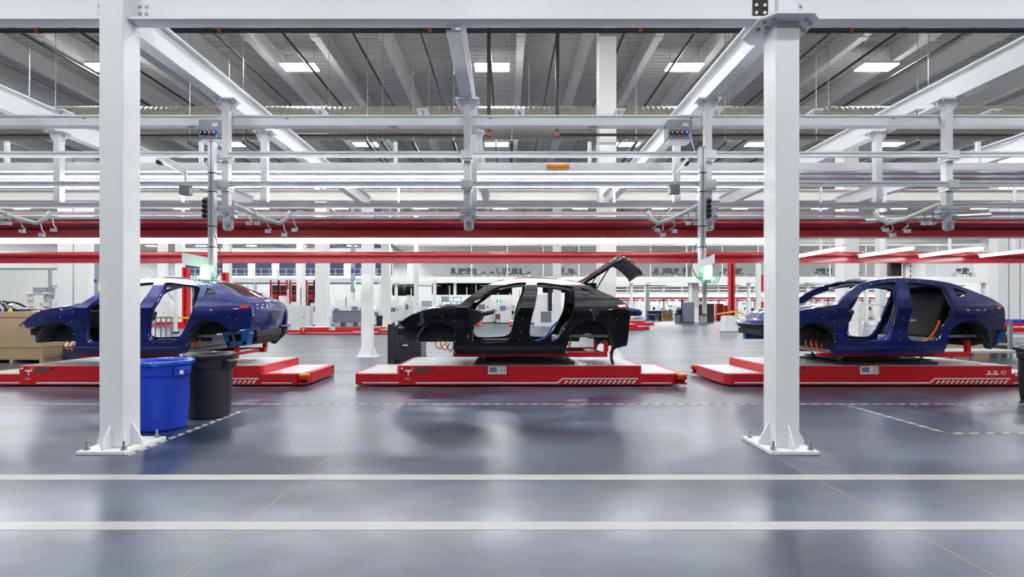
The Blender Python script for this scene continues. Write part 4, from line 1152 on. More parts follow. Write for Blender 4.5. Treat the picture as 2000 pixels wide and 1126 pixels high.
# ================================================================== BINS, CRATES, BOXES
def bin_(cx, cy, h, r0, r1, label, m, bag, hand=0.0):
    t = thing('waste_bin', label, 'bin', (cx, cy, 0))
    n = 40
    band = h * 0.80
    pr = [(0.01, 0.0), (r0 - 0.02, 0.0), (r0, 0.02), (r0 + (r1 - r0) * 0.5, h * 0.45), (r1 - 0.028, band - 0.01), (r1 - 0.012, band), (r1 - 0.004, h - 0.05), (r1 + 0.02, h - 0.045), (r1 + 0.024, h - 0.005), (r1 + 0.01, h), (r1 - 0.015, h), (r1 - 0.03, h - 0.02), (r0 - 0.02, 0.03), (0.01, 0.03)]
    MB().lathe(pr, cx, cy, n).build('tub', m, t, smooth=True, angle=30)
    # liner bag folded over the rim
    g = MB(); vs = []; prof = [(r1 - 0.035, h - 0.16), (r1 - 0.022, h - 0.03), (r1 - 0.004, h + 0.010), (r1 + 0.022, h + 0.006), (r1 + 0.027, h - 0.012), (r1 + 0.026, h - 0.03)]
    for k, (r, z) in enumerate(prof):
        for i in range(72):
            a = 2 * math.pi * i / 72
            wob = 0.007 * math.sin(9 * a + k) + 0.005 * math.sin(23 * a + 2 * k)
            vs.append((cx + (r + abs(wob) * (k > 1)) * math.cos(a), cy + (r + abs(wob) * (k > 1)) * math.sin(a), z + (0.014 * math.sin(7 * a) + 0.008 * math.sin(17 * a)) * (k in (0, 5)) + 0.004 * math.sin(31 * a) * (k in (2, 3))))
    g.add(vs, [(k * 72 + i, (k + 1) * 72 + i, (k + 1) * 72 + (i + 1) % 72, k * 72 + (i + 1) % 72) for k in range(5) for i in range(72)])
    g.build('liner_bag', bag, t, smooth=True, angle=80)
    for a in (hand, hand + math.pi):
        dx, dy = math.cos(a), math.sin(a)
        q = MB()
        P = lambda r, s, z: (cx + dx * r - dy * s, cy + dy * r + dx * s, z)
        rr = r1 + 0.015
        vs = [P(rr, -0.09, h - 0.06), P(rr, 0.09, h - 0.06), P(rr + 0.055, 0.075, h - 0.09), P(rr + 0.055, -0.075, h - 0.09),
              P(rr - 0.02, -0.09, h - 0.20), P(rr - 0.02, 0.09, h - 0.20), P(rr + 0.045, 0.07, h - 0.155), P(rr + 0.045, -0.07, h - 0.155)]
        q.add(vs, [(0, 1, 2, 3), (7, 6, 5, 4), (0, 3, 7, 4), (1, 5, 6, 2), (3, 2, 6, 7), (0, 4, 5, 1)])
        hd = fix_normals(q.build('handle', m, t))
    if bag == 'bag_blue':
        a = hand; dx, dy = math.cos(a), math.sin(a); rr = r1 + 0.075
        MB().box(cx + dx * rr - 0.03, cx + dx * rr + 0.012, cy + dy * rr - 0.06, cy + dy * rr - 0.052, h - 0.15, h - 0.10).build('label_tag', 'print_white', t)
    return t
bin_(gx(317, 6.36), 6.36, 0.84, 0.265, 0.318, 'blue plastic waste bin with blue liner beside the left near column', 'bin_blue', 'bag_blue', R(-20))
bin_(gx(408, 7.07), 7.07, 0.86, 0.265, 0.32, 'black plastic waste bin with black liner behind the blue bin', 'bin_black', 'bag_black', R(-12))
bin_(8.60, 8.2, 0.85, 0.265, 0.318, 'black plastic waste bin cut off by the right picture edge', 'bin_black', 'bag_black', R(190))

# black bulk crate behind the middle cart
def crate(x0, x1, y0, y1, h, label):
    t = thing('bulk_crate', label, 'crate', ((x0 + x1) / 2, (y0 + y1) / 2, 0))
    MB().box(x0 + 0.02, x1 - 0.02, y0 + 0.02, y1 - 0.02, 0.13, h - 0.02).build('body', 'crate', t)
    for a, b in ((x0, x0 + 0.18), ((x0 + x1) / 2 - 0.09, (x0 + x1) / 2 + 0.09), (x1 - 0.18, x1)):
        MB().box(a, b, y0, y1, 0.0, 0.13).build('foot', 'crate', t)
    MB().box(x0, x1, y0, y0 + 0.019, h - 0.07, h).build('rim', 'crate', t); MB().box(x1 - 0.019, x1, y0 + 0.02, y1, h - 0.07, h).build('rim', 'crate', t)
    n = 6
    for i in range(n + 1):
        xx = x0 + (x1 - x0 - 0.04) * i / n
        MB().box(xx, xx + 0.04, y0, y0 + 0.0195, 0.13, h - 0.07).build('front_rib', 'crate', t)
    for z in (0.16, 0.32, 0.48, 0.64):
        MB().box(x0 + 0.04, x1 - 0.04, y0 + 0.004, y0 + 0.0198, z, z + 0.03).build('front_band', 'crate', t)
    k = 0
    z = 0.2
    while z < h - 0.1:
        MB().box(x1 - 0.0195, x1 - 0.002, y0 + 0.1, y1 - 0.1, z, z + 0.035).build('side_slat', 'box_grey', t); z += 0.085
    MB().box(x0 + 0.42, x0 + 0.56, y0 - 0.003, y0 - 0.0005, 0.72, 0.80).build('paper_label', 'print_white', t)
    MB().box(x0 + 0.40, x0 + 0.54, y0 - 0.003, y0 - 0.0005, 0.50, 0.53).build('paper_label', 'print_white', t)
crate(gx(757, 13.6), gx(822, 13.6), 13.6, 14.65, 1.07, 'black ribbed plastic bulk crate beside the black car nose')

def carton(name, x0, x1, y0, y1, z0, z1, label, lid=True):
    t = thing(name, label, 'box', ((x0 + x1) / 2, (y0 + y1) / 2, z0))
    MB().box(x0, x1, y0, y1, z0, z1).build('body', 'cardboard', t, bevel=0.01)
    if lid: MB().box(x0 - 0.02, x1 + 0.02, y0 - 0.02, y1 + 0.02, z1 - 0.14, z1 + 0.01).build('lid', 'cardboard', t, bevel=0.008)
    return t
def pallet(x0, x1, y0, y1, label, m='pallet_wood'):
    t = thing('pallet', label, 'pallet', ((x0 + x1) / 2, (y0 + y1) / 2, 0))
    for k in range(3):
        xx = x0 + (x1 - x0 - 0.1) * k / 2; MB().box(xx, xx + 0.1, y0, y1, 0, 0.09).build('runner', m, t)
    for k in range(6):
        yy = y0 + (y1 - y0 - 0.1) * k / 5; MB().box(x0, x1, yy, yy + 0.1, 0.0905, 0.112).build('board', m, t)
Yb = 14.0
pallet(gx(-40, Yb), gx(84, Yb), Yb, Yb + 1.2, 'wooden pallet under the cardboard boxes at the left edge')
carton('cardboard_box', gx(-40, Yb), gx(84, Yb), Yb, Yb + 1.15, 0.113, gz(668, Yb), 'lower cardboard box of the stack at the left edge')
carton('cardboard_box', gx(-40, Yb), gx(82, Yb), Yb, Yb + 1.15, gz(668, Yb) + 0.011, gz(609, Yb), 'upper cardboard box of the stack at the left edge', True)
o = MB().box(gx(122, 14.4), gx(160, 14.4), 14.4, 15.2, 0.0, gz(676, 14.4)).build('plastic_tote', 'navy', bevel=0.01); tag(o, 'dark blue tote on the floor beside the cardboard stack', 'tote')
MB().box(gx(122, 14.4) + 0.02, gx(160, 14.4) - 0.02, 14.42, 15.18, gz(676, 14.4) + 0.0005, gz(668, 14.4)).build('tote_lid', 'sign_white', o)
carton('cardboard_box', gx(1868, 14.3), gx(1932, 14.3), 14.3, 15.3, 0.0, gz(664, 14.3), 'low cardboard box behind the right car tail', False)
carton('cardboard_box', gx(1893, 15.85), gx(1968, 15.85), 15.85, 16.7, 0.0, gz(626, 15.85), 'tall cardboard box behind the right car tail', False)
# low grey table top behind the right cart
t = thing('work_table', 'grey-topped low table behind the right cart', 'table', (gx(1930, 12.6), 12.9, 0))
MB().box(gx(1800, 12.5), gx(2010, 12.5), 12.5, 13.4, 0.40, 0.45).build('top', 'box_grey', t)
for px in (1810, 1900, 2000):
    MB().box(gx(px, 12.6) - 0.03, gx(px, 12.6) + 0.03, 12.6, 12.66, 0, 0.3999).build('leg', 'box_grey', t)
    MB().box(gx(px, 12.6) - 0.03, gx(px, 12.6) + 0.03, 13.2, 13.26, 0, 0.3999).build('leg', 'box_grey', t)
# part rack at the right edge
t = thing('parts_rack', 'grey parts rack with red shelf lip and blue bins at right edge', 'rack', (gx(2000, 15.0), 15.3, 0))
xa, xb = gx(1974, 15.0), gx(2060, 15.0)
for xx in (xa, xb - 0.06):
    for yy in (15.0, 15.7): MB().box(xx, xx + 0.06, yy, yy + 0.06, 0, 1.15).build('upright', 'cab_grey', t)
for py, mm in ((630, 'agv_red'), (650, 'box_grey'), (672, 'box_grey')):
    z = gz(py, 15.0); MB().box(xa + 0.0601, xb - 0.0601, 15.0, 15.75, z - 0.1 if mm == 'agv_red' else z - 0.05, z).build('shelf', mm, t)
MB().box(xa + 0.062, xb - 0.062, 14.995, 15.0, gz(648, 15), gz(639, 15)).build('lip', 'agv_red', t)
for k in range(2):
    xx = xa + 0.1 + 0.32 * k
    o = MB().box(xx, xx + 0.26, 15.03, 15.4, gz(630, 15) + 0.001, gz(630, 15) + 0.10).build('parts_bin', 'cable_blue', bevel=0.01)
    tag(o, ('left', 'right')[k] + ' small blue parts bin on the rack at the right edge', 'bin', 'blue bins on the rack')
# ================================================================== BEHIND THE LANE
def simple(name, label, cat, boxes, m, group=None, bevel=0.0):
    """one thing made of named boxes: (part, x0, x1, y0, y1, z0, z1, material)"""
    x0 = min(b[1] for b in boxes); x1 = max(b[2] for b in boxes); y0 = min(b[3] for b in boxes); y1 = max(b[4] for b in boxes); z0 = min(b[5] for b in boxes)
    t = thing(name, label, cat, ((x0 + x1) / 2, (y0 + y1) / 2, z0), group)
    for b in boxes: MB().box(*b[1:7]).build(b[0], b[7] if len(b) > 7 else m, t, bevel=bevel)
    return t
def onpx(px0, px1, ptop, pbase):          # box standing on the floor seen between these pixels
    Y = fy(pbase); return gx(px0, Y), gx(px1, Y), Y, gz(ptop, Y)
def cabinet(name, label, cat, px0, px1, ptop, Y, m, doors=2, depth=0.6, handle='trim_black'):
    x0, x1, h = gx(px0, Y), gx(px1, Y), gz(ptop, Y)
    t = thing(name, label, cat, ((x0 + x1) / 2, Y + depth / 2, 0))
    MB().box(x0, x1, Y, Y + depth, 0.06, h).build('carcass', m, t)
    MB().box(x0 + 0.03, x1 - 0.03, Y + 0.04, Y + depth - 0.04, 0, 0.0599).build('plinth', 'trim_black', t)
    wd = (x1 - x0) / doors
    for k in range(doors):
        d = MB().box(x0 + k * wd + 0.015, x0 + (k + 1) * wd - 0.015, Y - 0.02, Y - 0.0005, 0.09, h - 0.03).build('door', m, t)
        hx = x0 + (k + (0.85 if k % 2 == 0 else 0.15)) * wd
        MB().box(hx - 0.015, hx + 0.015, Y - 0.05, Y - 0.0205, h * 0.5, h * 0.5 + 0.14).build('handle', handle, d)
    return t

# carts of the far lines
def far_cart(x, y, rotz, label, bare=True):
    c = dup(c1, (x, y, 0), label, rotz)
    if bare:
        for ch in list(c.children):
            if ch.name.startswith(('cradle', 'lift', 'scissor')): bpy.data.objects.remove(ch)
    return c
far_cart(gx(672, 30.9), 30.9, 0.0, 'far red transport cart under the grey bulk bin left of the crate')
far_cart(gx(1176, 36.9), 36.9, math.pi, 'far red cart seen past the black car tail, nearer one')
far_cart(gx(1015, 44.0), 46.2, R(90), 'far red cart standing lengthwise right of the aisle behind the black car')
far_cart(gx(917, 44.0), 46.2, R(90), 'far red cart standing lengthwise left of the aisle behind the black car')
far_cart(gx(325, 43.6), 43.6, 0.0, 'far red cart seen through the left car doorway')
far_cart(gx(20, 39.0), 39.0, math.pi, 'far red cart under the distant black car at left edge', False)

# distant cars
def far_car(src, x, y, rotz, label, z=0.62):
    c = dup(src, (x, y, z), label, rotz); return c
far_car(blk, gx(12, 39.0), 39.0, math.pi, 'distant black car body above the cardboard boxes at left edge')
far_car(blu1, gx(1206, 47.5), 47.5, math.pi, 'distant dark car body peeking past the black car tail', 0.62)
far_cart(gx(1206, 47.5), 47.5, math.pi, 'far red cart under the distant dark car past the black tail', False)

# mezzanine with glazed offices
MY = 55.0; zt, zb = gz(540, MY), gz(552, MY)
mx0, mx1 = gx(765, MY), gx(1936, MY)
mz = thing('mezzanine', 'white mezzanine floor with glazed offices across the background', 'mezzanine', ((mx0 + mx1) / 2, MY + 4, zb))
MB().box(mx0, mx1, MY, MY + 9, zt - 0.22, zt).build('slab', 'far_white', mz)
MB().box(mx0, mx1, MY - 0.05, MY + 0.2, zb, zt - 0.2201).build('edge_beam', 'far_white', mz)
MB().box(mx0, mx1, MY + 8.6, MY + 8.9, zt, zt + 3.4).build('office_wall', 'far_white', mz)
MB().box(mx0, mx1, MY + 0.6, MY + 9, zt + 3.4, zt + 3.6).build('office_ceiling', 'far_white', mz)
px = 852
for k in range(15):
    a, b = gx(852 + 70 * k, MY + 0.8), gx(852 + 70 * k + 68, MY + 0.8)
    MB().box(a, b, MY + 0.8, MY + 0.83, zt + 0.002, zt + 2.6).build('glass_pane', 'office_glass', mz)
    MB().box(b, b + 0.11, MY + 0.78, MY + 0.86, zt + 0.002, zt + 3.4).build('mullion', 'far_white', mz)
for k in range(11):
    xx = mx0 + 0.4 + (mx1 - mx0 - 0.8) * k / 10
    MB().box(xx - 0.15, xx + 0.15, MY + 0.3, MY + 0.6, 0, zb).build('post', 'far_white', mz)
for k in range(8):
    xx = mx0 + 3 + (mx1 - mx0 - 6) * k / 7
    MB().box(xx - 2.0, xx + 2.0, MY + 2.0, MY + 2.3, zb - 0.25, zb - 0.15).build('service_tray', 'cab_white', mz)

# office chairs and plants on the mezzanine
def office_chair(label, x, y, z):
    t = thing('office_chair', label, 'chair', (x, y, z), 'office chairs on the mezzanine')
    for k in range(5):
        a = R(72 * k); MB().cyl((x, y, z + 0.06), (x + 0.3 * math.cos(a), y + 0.3 * math.sin(a), z + 0.02), 0.025, 6).build('base_arm', 'trim_black', t)
    MB().cyl((x, y, z + 0.05), (x, y, z + 0.46), 0.03, 8).build('gas_lift', 'trim_black', t)
    MB().box(x - 0.25, x + 0.25, y - 0.24, y + 0.24, z + 0.461, z + 0.54).build('seat', 'trim_black', t, bevel=0.03)
    MB().prism([(y + 0.2, z + 0.58), (y + 0.27, z + 0.58), (y + 0.34, z + 1.12), (y + 0.28, z + 1.12)], 'x', x - 0.23, x + 0.23).build('backrest', 'trim_black', t, bevel=0.03)
    MB().box(x - 0.04, x + 0.04, y + 0.15, y + 0.24, z + 0.48, z + 0.7).build('back_bar', 'trim_black', t)
    return t
CH = [884, 892, 901, 911, 921, 929, 976, 985, 996, 1004, 1012, 1020, 1096, 1106, 1117, 1277, 1283, 1292, 1301, 1313, 1326, 1336, 1432, 1440, 1448, 1610, 1618, 1880, 1888]
ch0 = None
for i, p in enumerate(CH):
    Yc = MY + 2.0 + (i % 3) * 0.5; lab = 'black office chair on the mezzanine, %s from the left' % ordn(i)
    if ch0 is None: ch0 = office_chair(lab, gx(p, Yc), Yc, zt)
    else: dup(ch0, (gx(p, Yc), Yc, zt), lab, R((i * 77) % 360))
for i, (a, b) in enumerate(((895, 928), (980, 1018), (1285, 1340), (1395, 1470), (1588, 1640), (1868, 1905))):
    Yd = MY + 3.6
    simple('office_desk', 'white desk on the mezzanine, %s from the left' % ordn(i), 'desk', [('top', gx(a, Yd), gx(b, Yd), Yd, Yd + 0.8, zt + 0.70, zt + 0.74), ('end_panel', gx(a, Yd), gx(a, Yd) + 0.05, Yd, Yd + 0.8, zt, zt + 0.6999), ('end_panel', gx(b, Yd) - 0.05, gx(b, Yd), Yd, Yd + 0.8, zt, zt + 0.6999)], 'cab_white', 'desks on the mezzanine')
    for k in range(2):
        xm = gx(a + (b - a) * (0.3 + 0.4 * k), Yd)
        simple('monitor', 'dark monitor on mezzanine desk %s from the left, %s one' % (ordn(i), ('left', 'right')[k]), 'monitor', [('panel', xm - 0.3, xm + 0.3, Yd + 0.4, Yd + 0.44, zt + 0.86, zt + 1.2), ('stand', xm - 0.04, xm + 0.04, Yd + 0.41, Yd + 0.5, zt + 0.74, zt + 0.8599)], 'trim_black', 'monitors on the mezzanine')
def pot_plant(x, y, z, label):
    t = thing('potted_plant', label, 'plant', (x, y, z), 'potted plants on the mezzanine')
    MB().cyl((x, y, z), (x, y, z + 0.35), 0.16, 12, 0.2).build('pot', 'cab_white', t, smooth=True)
    m = MB(); rr = random.Random(int(x * 100))
    for k in range(26):
        a = rr.uniform(0, 6.28); e = rr.uniform(0.15, 1.3); L = rr.uniform(0.35, 0.65)
        d = Vector((math.cos(a) * math.cos(e), math.sin(a) * math.cos(e), math.sin(e))); s = Vector((-math.sin(a), math.cos(a), 0)) * 0.06
        b = Vector((x, y, z + 0.35)); mid = b + d * L * 0.6; tip = b + d * L + Vector((0, 0, -0.08))
        m.add([b, mid - s, tip, mid + s], [(0, 1, 2, 3)])
    o = m.build('foliage', 'plant', t, kind='stuff')
for i, p in enumerate((944, 960, 1033, 1121, 1318, 1412, 1595, 1672)):
    pot_plant(gx(p, MY + 1.6), MY + 1.6, zt, 'green potted plant on the mezzanine, %s from the left' % ordn(i))
# ------------------------------------------------------------------ machines under and around the mezzanine
def machine(px, Y, wd, h, seed, label, group, pole=True):
    rr = random.Random(seed); x = gx(px, Y); d = rr.uniform(0.7, 1.2)
    t = thing('machine_cabinet', label, 'machine', (x, Y + d / 2, 0), group)
    MB().box(x - wd / 2, x + wd / 2, Y, Y + d, 0.1, h).build('housing', rr.choice(('cab_white', 'cab_white', 'far_white')), t)
    MB().box(x - wd / 2 + 0.05, x + wd / 2 - 0.05, Y + 0.05, Y + d - 0.05, 0, 0.0999).build('plinth', 'trim_black', t)
    n = rr.choice((1, 2))
    for k in range(n):
        a = x - wd / 2 + wd * k / n + 0.04; b = x - wd / 2 + wd * (k + 1) / n - 0.04
        MB().box(a, b, Y - 0.02, Y - 0.0005, 0.15, h - 0.08).build('door', 'cab_white', t)
    MB().box(x - wd * 0.3, x + wd * 0.1, Y - 0.03, Y - 0.0205, h * 0.62, h * 0.85).build('window', rr.choice(('trim_black', 'box_grey', 'screen_grey', 'cab_grey')), t)
    MB().box(x + wd * 0.2, x + wd * 0.3, Y - 0.035, Y - 0.0205, h * 0.7, h * 0.76).build('switch', rr.choice(('tail_red', 'agv_red', 'trim_black')), t)
    th = rr.uniform(0.25, 0.8); tw = wd * rr.uniform(0.3, 0.7)
    MB().box(x - tw / 2, x + tw / 2, Y + 0.1, Y + d - 0.1, h + 0.0005, h + th).build('top_module', rr.choice(('cab_white', 'box_grey', 'far_white')), t)
    if pole:
        xp = x + wd * rr.choice((-0.42, 0.42))
        MB().box(xp - 0.04, xp + 0.04, Y + 0.2, Y + 0.28, h + 0.0005, h + rr.uniform(0.8, 1.9)).build('mast', rr.choice(('far_white', 'cab_white', 'cab_grey')), t)
    if rr.random() < 0.55:
        MB().cyl((x - wd * 0.35, Y + 0.15, h + 0.0005), (x - wd * 0.35, Y + 0.15, h + 0.35), 0.05, 8).build('status_light', rr.choice(('lamp_green_far', 'lamp_green_far', 'tail_red')), t)
    return t
i = 0
for px in (770, 796, 832, 868, 892, 918, 944, 965, 985, 1002, 1030, 1056, 1110, 1130):
    machine(px, 51.0 + (i * 37 % 5) * 0.9, (1.5, 0.8, 1.8, 1.2)[i % 4], (1.9, 2.3, 1.7, 2.1, 1.5)[i % 5], 100 + i, 'white machine cabinet under the mezzanine, %s from the left' % ordn(i), 'machines under the mezzanine'); i += 1
i = 0
for px in (1200, 1216, 1232, 1248, 1278, 1296, 1310, 1326, 1345, 1374, 1392, 1412, 1440, 1456, 1472, 1580, 1600, 1622, 1680, 1700, 1724):
    machine(px, 76.0 + (i * 13 % 4), (1.1, 0.8, 1.3)[i % 3], (1.7, 2.1, 1.9)[i % 3], 300 + i, 'white machine on the far right line, %s from the left' % ordn(i), 'machines on the far right line'); i += 1
i = 0
for px in (470, 500, 548, 575, 606, 622, 660, 682, 696, 712, 738):
    machine(px, 44.5 + (i * 17 % 5), (1.2, 0.9, 1.4)[i % 3], (1.8, 1.4, 2.0)[i % 3], 500 + i, 'white machine in the left far area, %s from the left' % ordn(i), 'machines in the left far area'); i += 1

# dark ducts under the mezzanine
for k, (a, b, py) in enumerate(((768, 815, 566), (845, 1000, 564), (1060, 1178, 560))):
    Y = 63.0; z = gz(py, Y)
    t = thing('dark_duct', 'thick black duct under the mezzanine, %s' % ('left one', 'middle one', 'right one')[k], 'duct', (gx((a + b) / 2, Y), Y, z - 0.7))
    MB().cyl((gx(a, Y), Y, z), (gx(b, Y), Y, z), 0.72, 20).build('shell', 'trim_black', t, smooth=True)
    for q in range(3):
        xx = gx(a + (b - a) * (0.2 + 0.3 * q), Y)
        MB().cyl((xx - 0.05, Y, z), (xx + 0.05, Y, z), 0.76, 20).build('strap', 'cab_grey', t, smooth=True)
        MB().box(xx - 0.03, xx + 0.03, Y - 0.03, Y + 0.03, z + 0.72, zt - 0.22).build('hanger', 'far_white', t)
# far production line on the right
Y = 70.0; xa, xb = gx(1190, Y), min(gx(1930, Y), 59.0)
t = thing('far_line_frame', 'far white overhead rail frame with dark slots behind the lockers', 'frame', ((xa + xb) / 2, Y, 0))
for py0, py1 in ((557, 560), (563.5, 566.5), (569, 573)):
    MB().box(xa, xb, Y, Y + 0.3, gz(py1, Y), gz(py0, Y)).build('rail', 'far_white', t)
MB().box(xa, xb, Y + 0.35, Y + 0.4, gz(563.4, Y), gz(560.2, Y)).build('dark_screen', 'cab_grey', t)
MB().box(xa, xb, Y + 0.35, Y + 0.4, gz(569, Y), gz(566.6, Y)).build('dark_screen', 'navy', t)
for k in range(19):
    xx = xa + (xb - xa) * k / 18
    MB().box(xx - 0.12, xx + 0.12, Y + 0.05, Y + 0.25, 0, gz(556, Y)).build('post', 'far_white', t)
t = thing('far_light_strip', 'far glowing light strip above the thin red beam', 'light', ((xa + xb) / 2, Y - 0.2, gz(580, Y)))
MB().box(xa, xb, Y - 0.3, Y - 0.1, gz(579.4, Y), gz(575, Y)).build('diffuser', 'tube', t)
MB().box(xa, xb, Y - 0.32, Y - 0.005, gz(574.9, Y), gz(573.6, Y)).build('housing', 'far_white', t)
t = thing('far_red_beam', 'far thin red beam behind the lockers', 'beam', ((xa + xb) / 2, Y, gz(584, Y)))
MB().box(xa, xb, Y - 0.25, Y - 0.01, gz(583.5, Y), gz(580.2, Y)).build('beam', 'red_beam', t)
for k in range(34):
    xx = xa + (xb - xa) * (k + 0.5) / 34; wdt = 0.35 + 0.5 * ((k * 7) % 3) / 3
    MB().box(xx - wdt, xx + wdt, Y - 0.2, Y - 0.12, gz(587.5, Y), gz(585.2, Y)).build('hanging_tag', 'red_beam', t)
    MB().box(xx - 0.03, xx + 0.03, Y - 0.18, Y - 0.14, gz(585.2, Y), gz(583.5, Y)).build('tag_hanger', 'red_beam', t)
# lockers, cabinets, bins, rack on the right
cabinet('grey_locker', 'grey steel locker beside the white column on the right', 'locker', 1336, 1356, 590, 54.5, 'cab_grey', 1)
cabinet('brown_cabinet', 'dark brown tool cabinet right of the locker, left one', 'cabinet', 1365, 1381, 594, 61.0, 'cab_brown', 1)
cabinet('brown_cabinet', 'dark brown tool cabinet right of the locker, right one', 'cabinet', 1381.5, 1395, 593, 61.5, 'cab_brown', 1)
cabinet('red_tool_chest', 'dark red tool chest left of the red lift post', 'tool chest', 1400, 1413, 593, 66.0, 'agv_red', 2)
cabinet('red_tool_chest', 'smaller dark red tool chest touching the red lift post', 'tool chest', 1414, 1422, 596, 67.0, 'agv_red', 1)
def far_bin(px, Y, label, m):
    x = gx(px, Y); t = thing('waste_bin', label, 'bin', (x, Y, 0))
    MB().lathe([(0.01, 0), (0.29, 0), (0.36, 0.86), (0.40, 0.87), (0.40, 0.93), (0.35, 0.93), (0.27, 0.04), (0.01, 0.04)], x, Y, 20).build('tub', m, t, smooth=True)
    MB().lathe([(0.355, 0.9), (0.37, 0.955), (0.415, 0.955), (0.42, 0.84)], x, Y, 20).build('liner_bag', 'bag_black', t, smooth=True)
far_bin(1324, 55.0, 'dark grey bin left of the grey locker', 'cab_grey')
far_bin(1373, 52.0, 'mid grey bin in front of the brown cabinets', 'box_grey')
x = gx(1281, 64.0)
pallet(x - 1.1, x + 0.8, 64.0, 65.2, 'bright blue pallet beside the distant white column', 'pallet_blue')
simple('parts_trolley', 'dark navy parts trolley with white band on the blue pallet', 'trolley', [('frame', x - 0.85, x + 0.75, 64.1, 65.0, 0.113, 1.25, 'navy'), ('band', x - 0.8, x + 0.5, 64.09, 64.0995, 0.72, 0.84, 'cab_white'), ('post', x + 0.05, x + 0.2, 64.08, 64.0995, 0.4, 1.3, 'cable_blue'), ('carton', x - 0.1, x + 0.35, 64.05, 64.0799, 0.12, 0.55, 'cardboard')], 'navy')
for k, (a, b) in enumerate(((1294, 1302), (1305, 1314))):
    Yq = 66.0
    simple('cardboard_box', 'far cardboard box on a yellow skid, %s' % ('left', 'right')[k], 'box', [('body', gx(a, Yq), gx(b, Yq), Yq, Yq + 0.6, 0.32, 1.3, 'cardboard'), ('skid', gx(a, Yq), gx(b, Yq), Yq - 0.1, Yq + 0.7, 0.0, 0.3199, 'yellow')], 'cardboard')
x = gx(1333, 58.0)
simple('stacker_truck', 'small dark stacker truck beside the grey locker', 'truck', [('mast', x - 0.1, x + 0.1, 58.0, 58.2, 0.05, 2.5, 'trim_black'), ('body', x - 0.45, x + 0.35, 58.21, 59.0, 0.1, 1.3, 'trim_black'), ('guard', x - 0.4, x + 0.3, 58.3, 58.9, 1.3005, 1.55, 'cab_grey'), ('fork', x - 0.3, x + 0.3, 57.2, 57.999, 0.02, 0.09, 'cab_grey')], 'trim_black')
# red lift post with yellow arms
Y = 48.0; x = gx(1428.5, Y)
t = thing('lift_post', 'tall red vehicle lift post with yellow arms right of the tool chests', 'lift', (x, Y, 0))
MB().box(x - 0.27, x - 0.09, Y - 0.2, Y + 0.2, 0, gz(500, Y)).build('channel_side', 'agv_red', t); MB().box(x + 0.09, x + 0.27, Y - 0.2, Y + 0.2, 0, gz(500, Y)).build('channel_side', 'agv_red', t)
MB().box(x - 0.0899, x + 0.0899, Y - 0.05, Y + 0.2, 0, gz(500, Y)).build('channel_back', 'trim_black', t)
MB().box(x - 0.45, x + 0.45, Y - 0.45, Y + 0.4, 0, 0.5).build('foot', 'agv_red', t)
MB().prism([(x - 1.5, 0.95), (x + 0.0, 1.15), (x + 0.0, 1.32), (x - 1.5, 1.05)], 'y', Y - 0.5, Y - 0.3).build('arm', 'yellow', t)
MB().prism([(x + 0.05, 1.15), (x + 1.0, 0.95), (x + 1.0, 1.05), (x + 0.05, 1.32)], 'y', Y - 0.5, Y - 0.3).build('arm', 'yellow', t)
Y = 44.0; x = gx(1481, Y)
simple('sign_tower', 'red and white notice tower left of the right near column', 'tower', [('post', x - 0.06, x + 0.06, Y, Y + 0.12, 0, 4.6, 'agv_red'), ('board', x + 0.10, x + 0.45, Y - 0.02, Y, 3.0, 4.4, 'agv_red'), ('board', x + 0.10, x + 0.45, Y - 0.02, Y, 2.2, 2.6, 'sign_white'), ('board', x + 0.10, x + 0.45, Y - 0.02, Y, 1.4, 2.1, 'agv_red')], 'agv_red')
Y = 33.0; x0, x1 = gx(1416, Y), gx(1441, Y)
t = thing('covered_block', 'white covered block standing left of the right car nose', 'block', ((x0 + x1) / 2, Y + 0.4, 0))
MB().prism([(x0 - 0.06, 0), (x1 + 0.05, 0), (x1, 0.95), (x0 + 0.05, 1.0)], 'y', Y, Y + 0.8).build('cover', 'far_white', t, bevel=0.05)
MB().box(x0 + 0.08, x1 - 0.05, Y + 0.05, Y + 0.75, 1.0005, 1.05).build('cap', 'cab_white', t)
# things seen through the cars
Y = 44.0
simple('display_cabinet', 'white cabinet with large dark screen seen through the black car rear doorway', 'cabinet', [('body', gx(1044, Y), gx(1080, Y), Y, Y + 0.9, 0, 1.95, 'cab_white'), ('screen', gx(1056, Y), gx(1077, Y), Y - 0.05, Y - 0.0005, 0.35, 1.25, 'cab_grey'), ('upper_unit', gx(1048, Y), gx(1070, Y), Y + 0.1, Y + 0.8, 1.9505, 2.7, 'cab_white'), ('hanging_panel', gx(1070, Y), gx(1078, Y), Y - 0.1, Y - 0.06, 1.3, 3.2, 'trim_black')], 'cab_white')
Y = 56.0
simple('robot_arm', 'navy blue machine arm seen through the black car front window', 'machine', [('base', gx(955, Y), gx(963, Y), Y, Y + 0.6, 0, 1.5, 'trim_black'), ('shoulder', gx(957, Y), gx(968, Y), Y, Y + 0.5, 1.5005, 2.0, 'navy'), ('forearm', gx(964, Y), gx(978, Y), Y - 0.1, Y + 0.3, 2.0005, 2.5, 'navy'), ('red_box', gx(958, Y), gx(964, Y), Y - 0.4, Y - 0.01, 0, 0.55, 'agv_red')], 'navy')
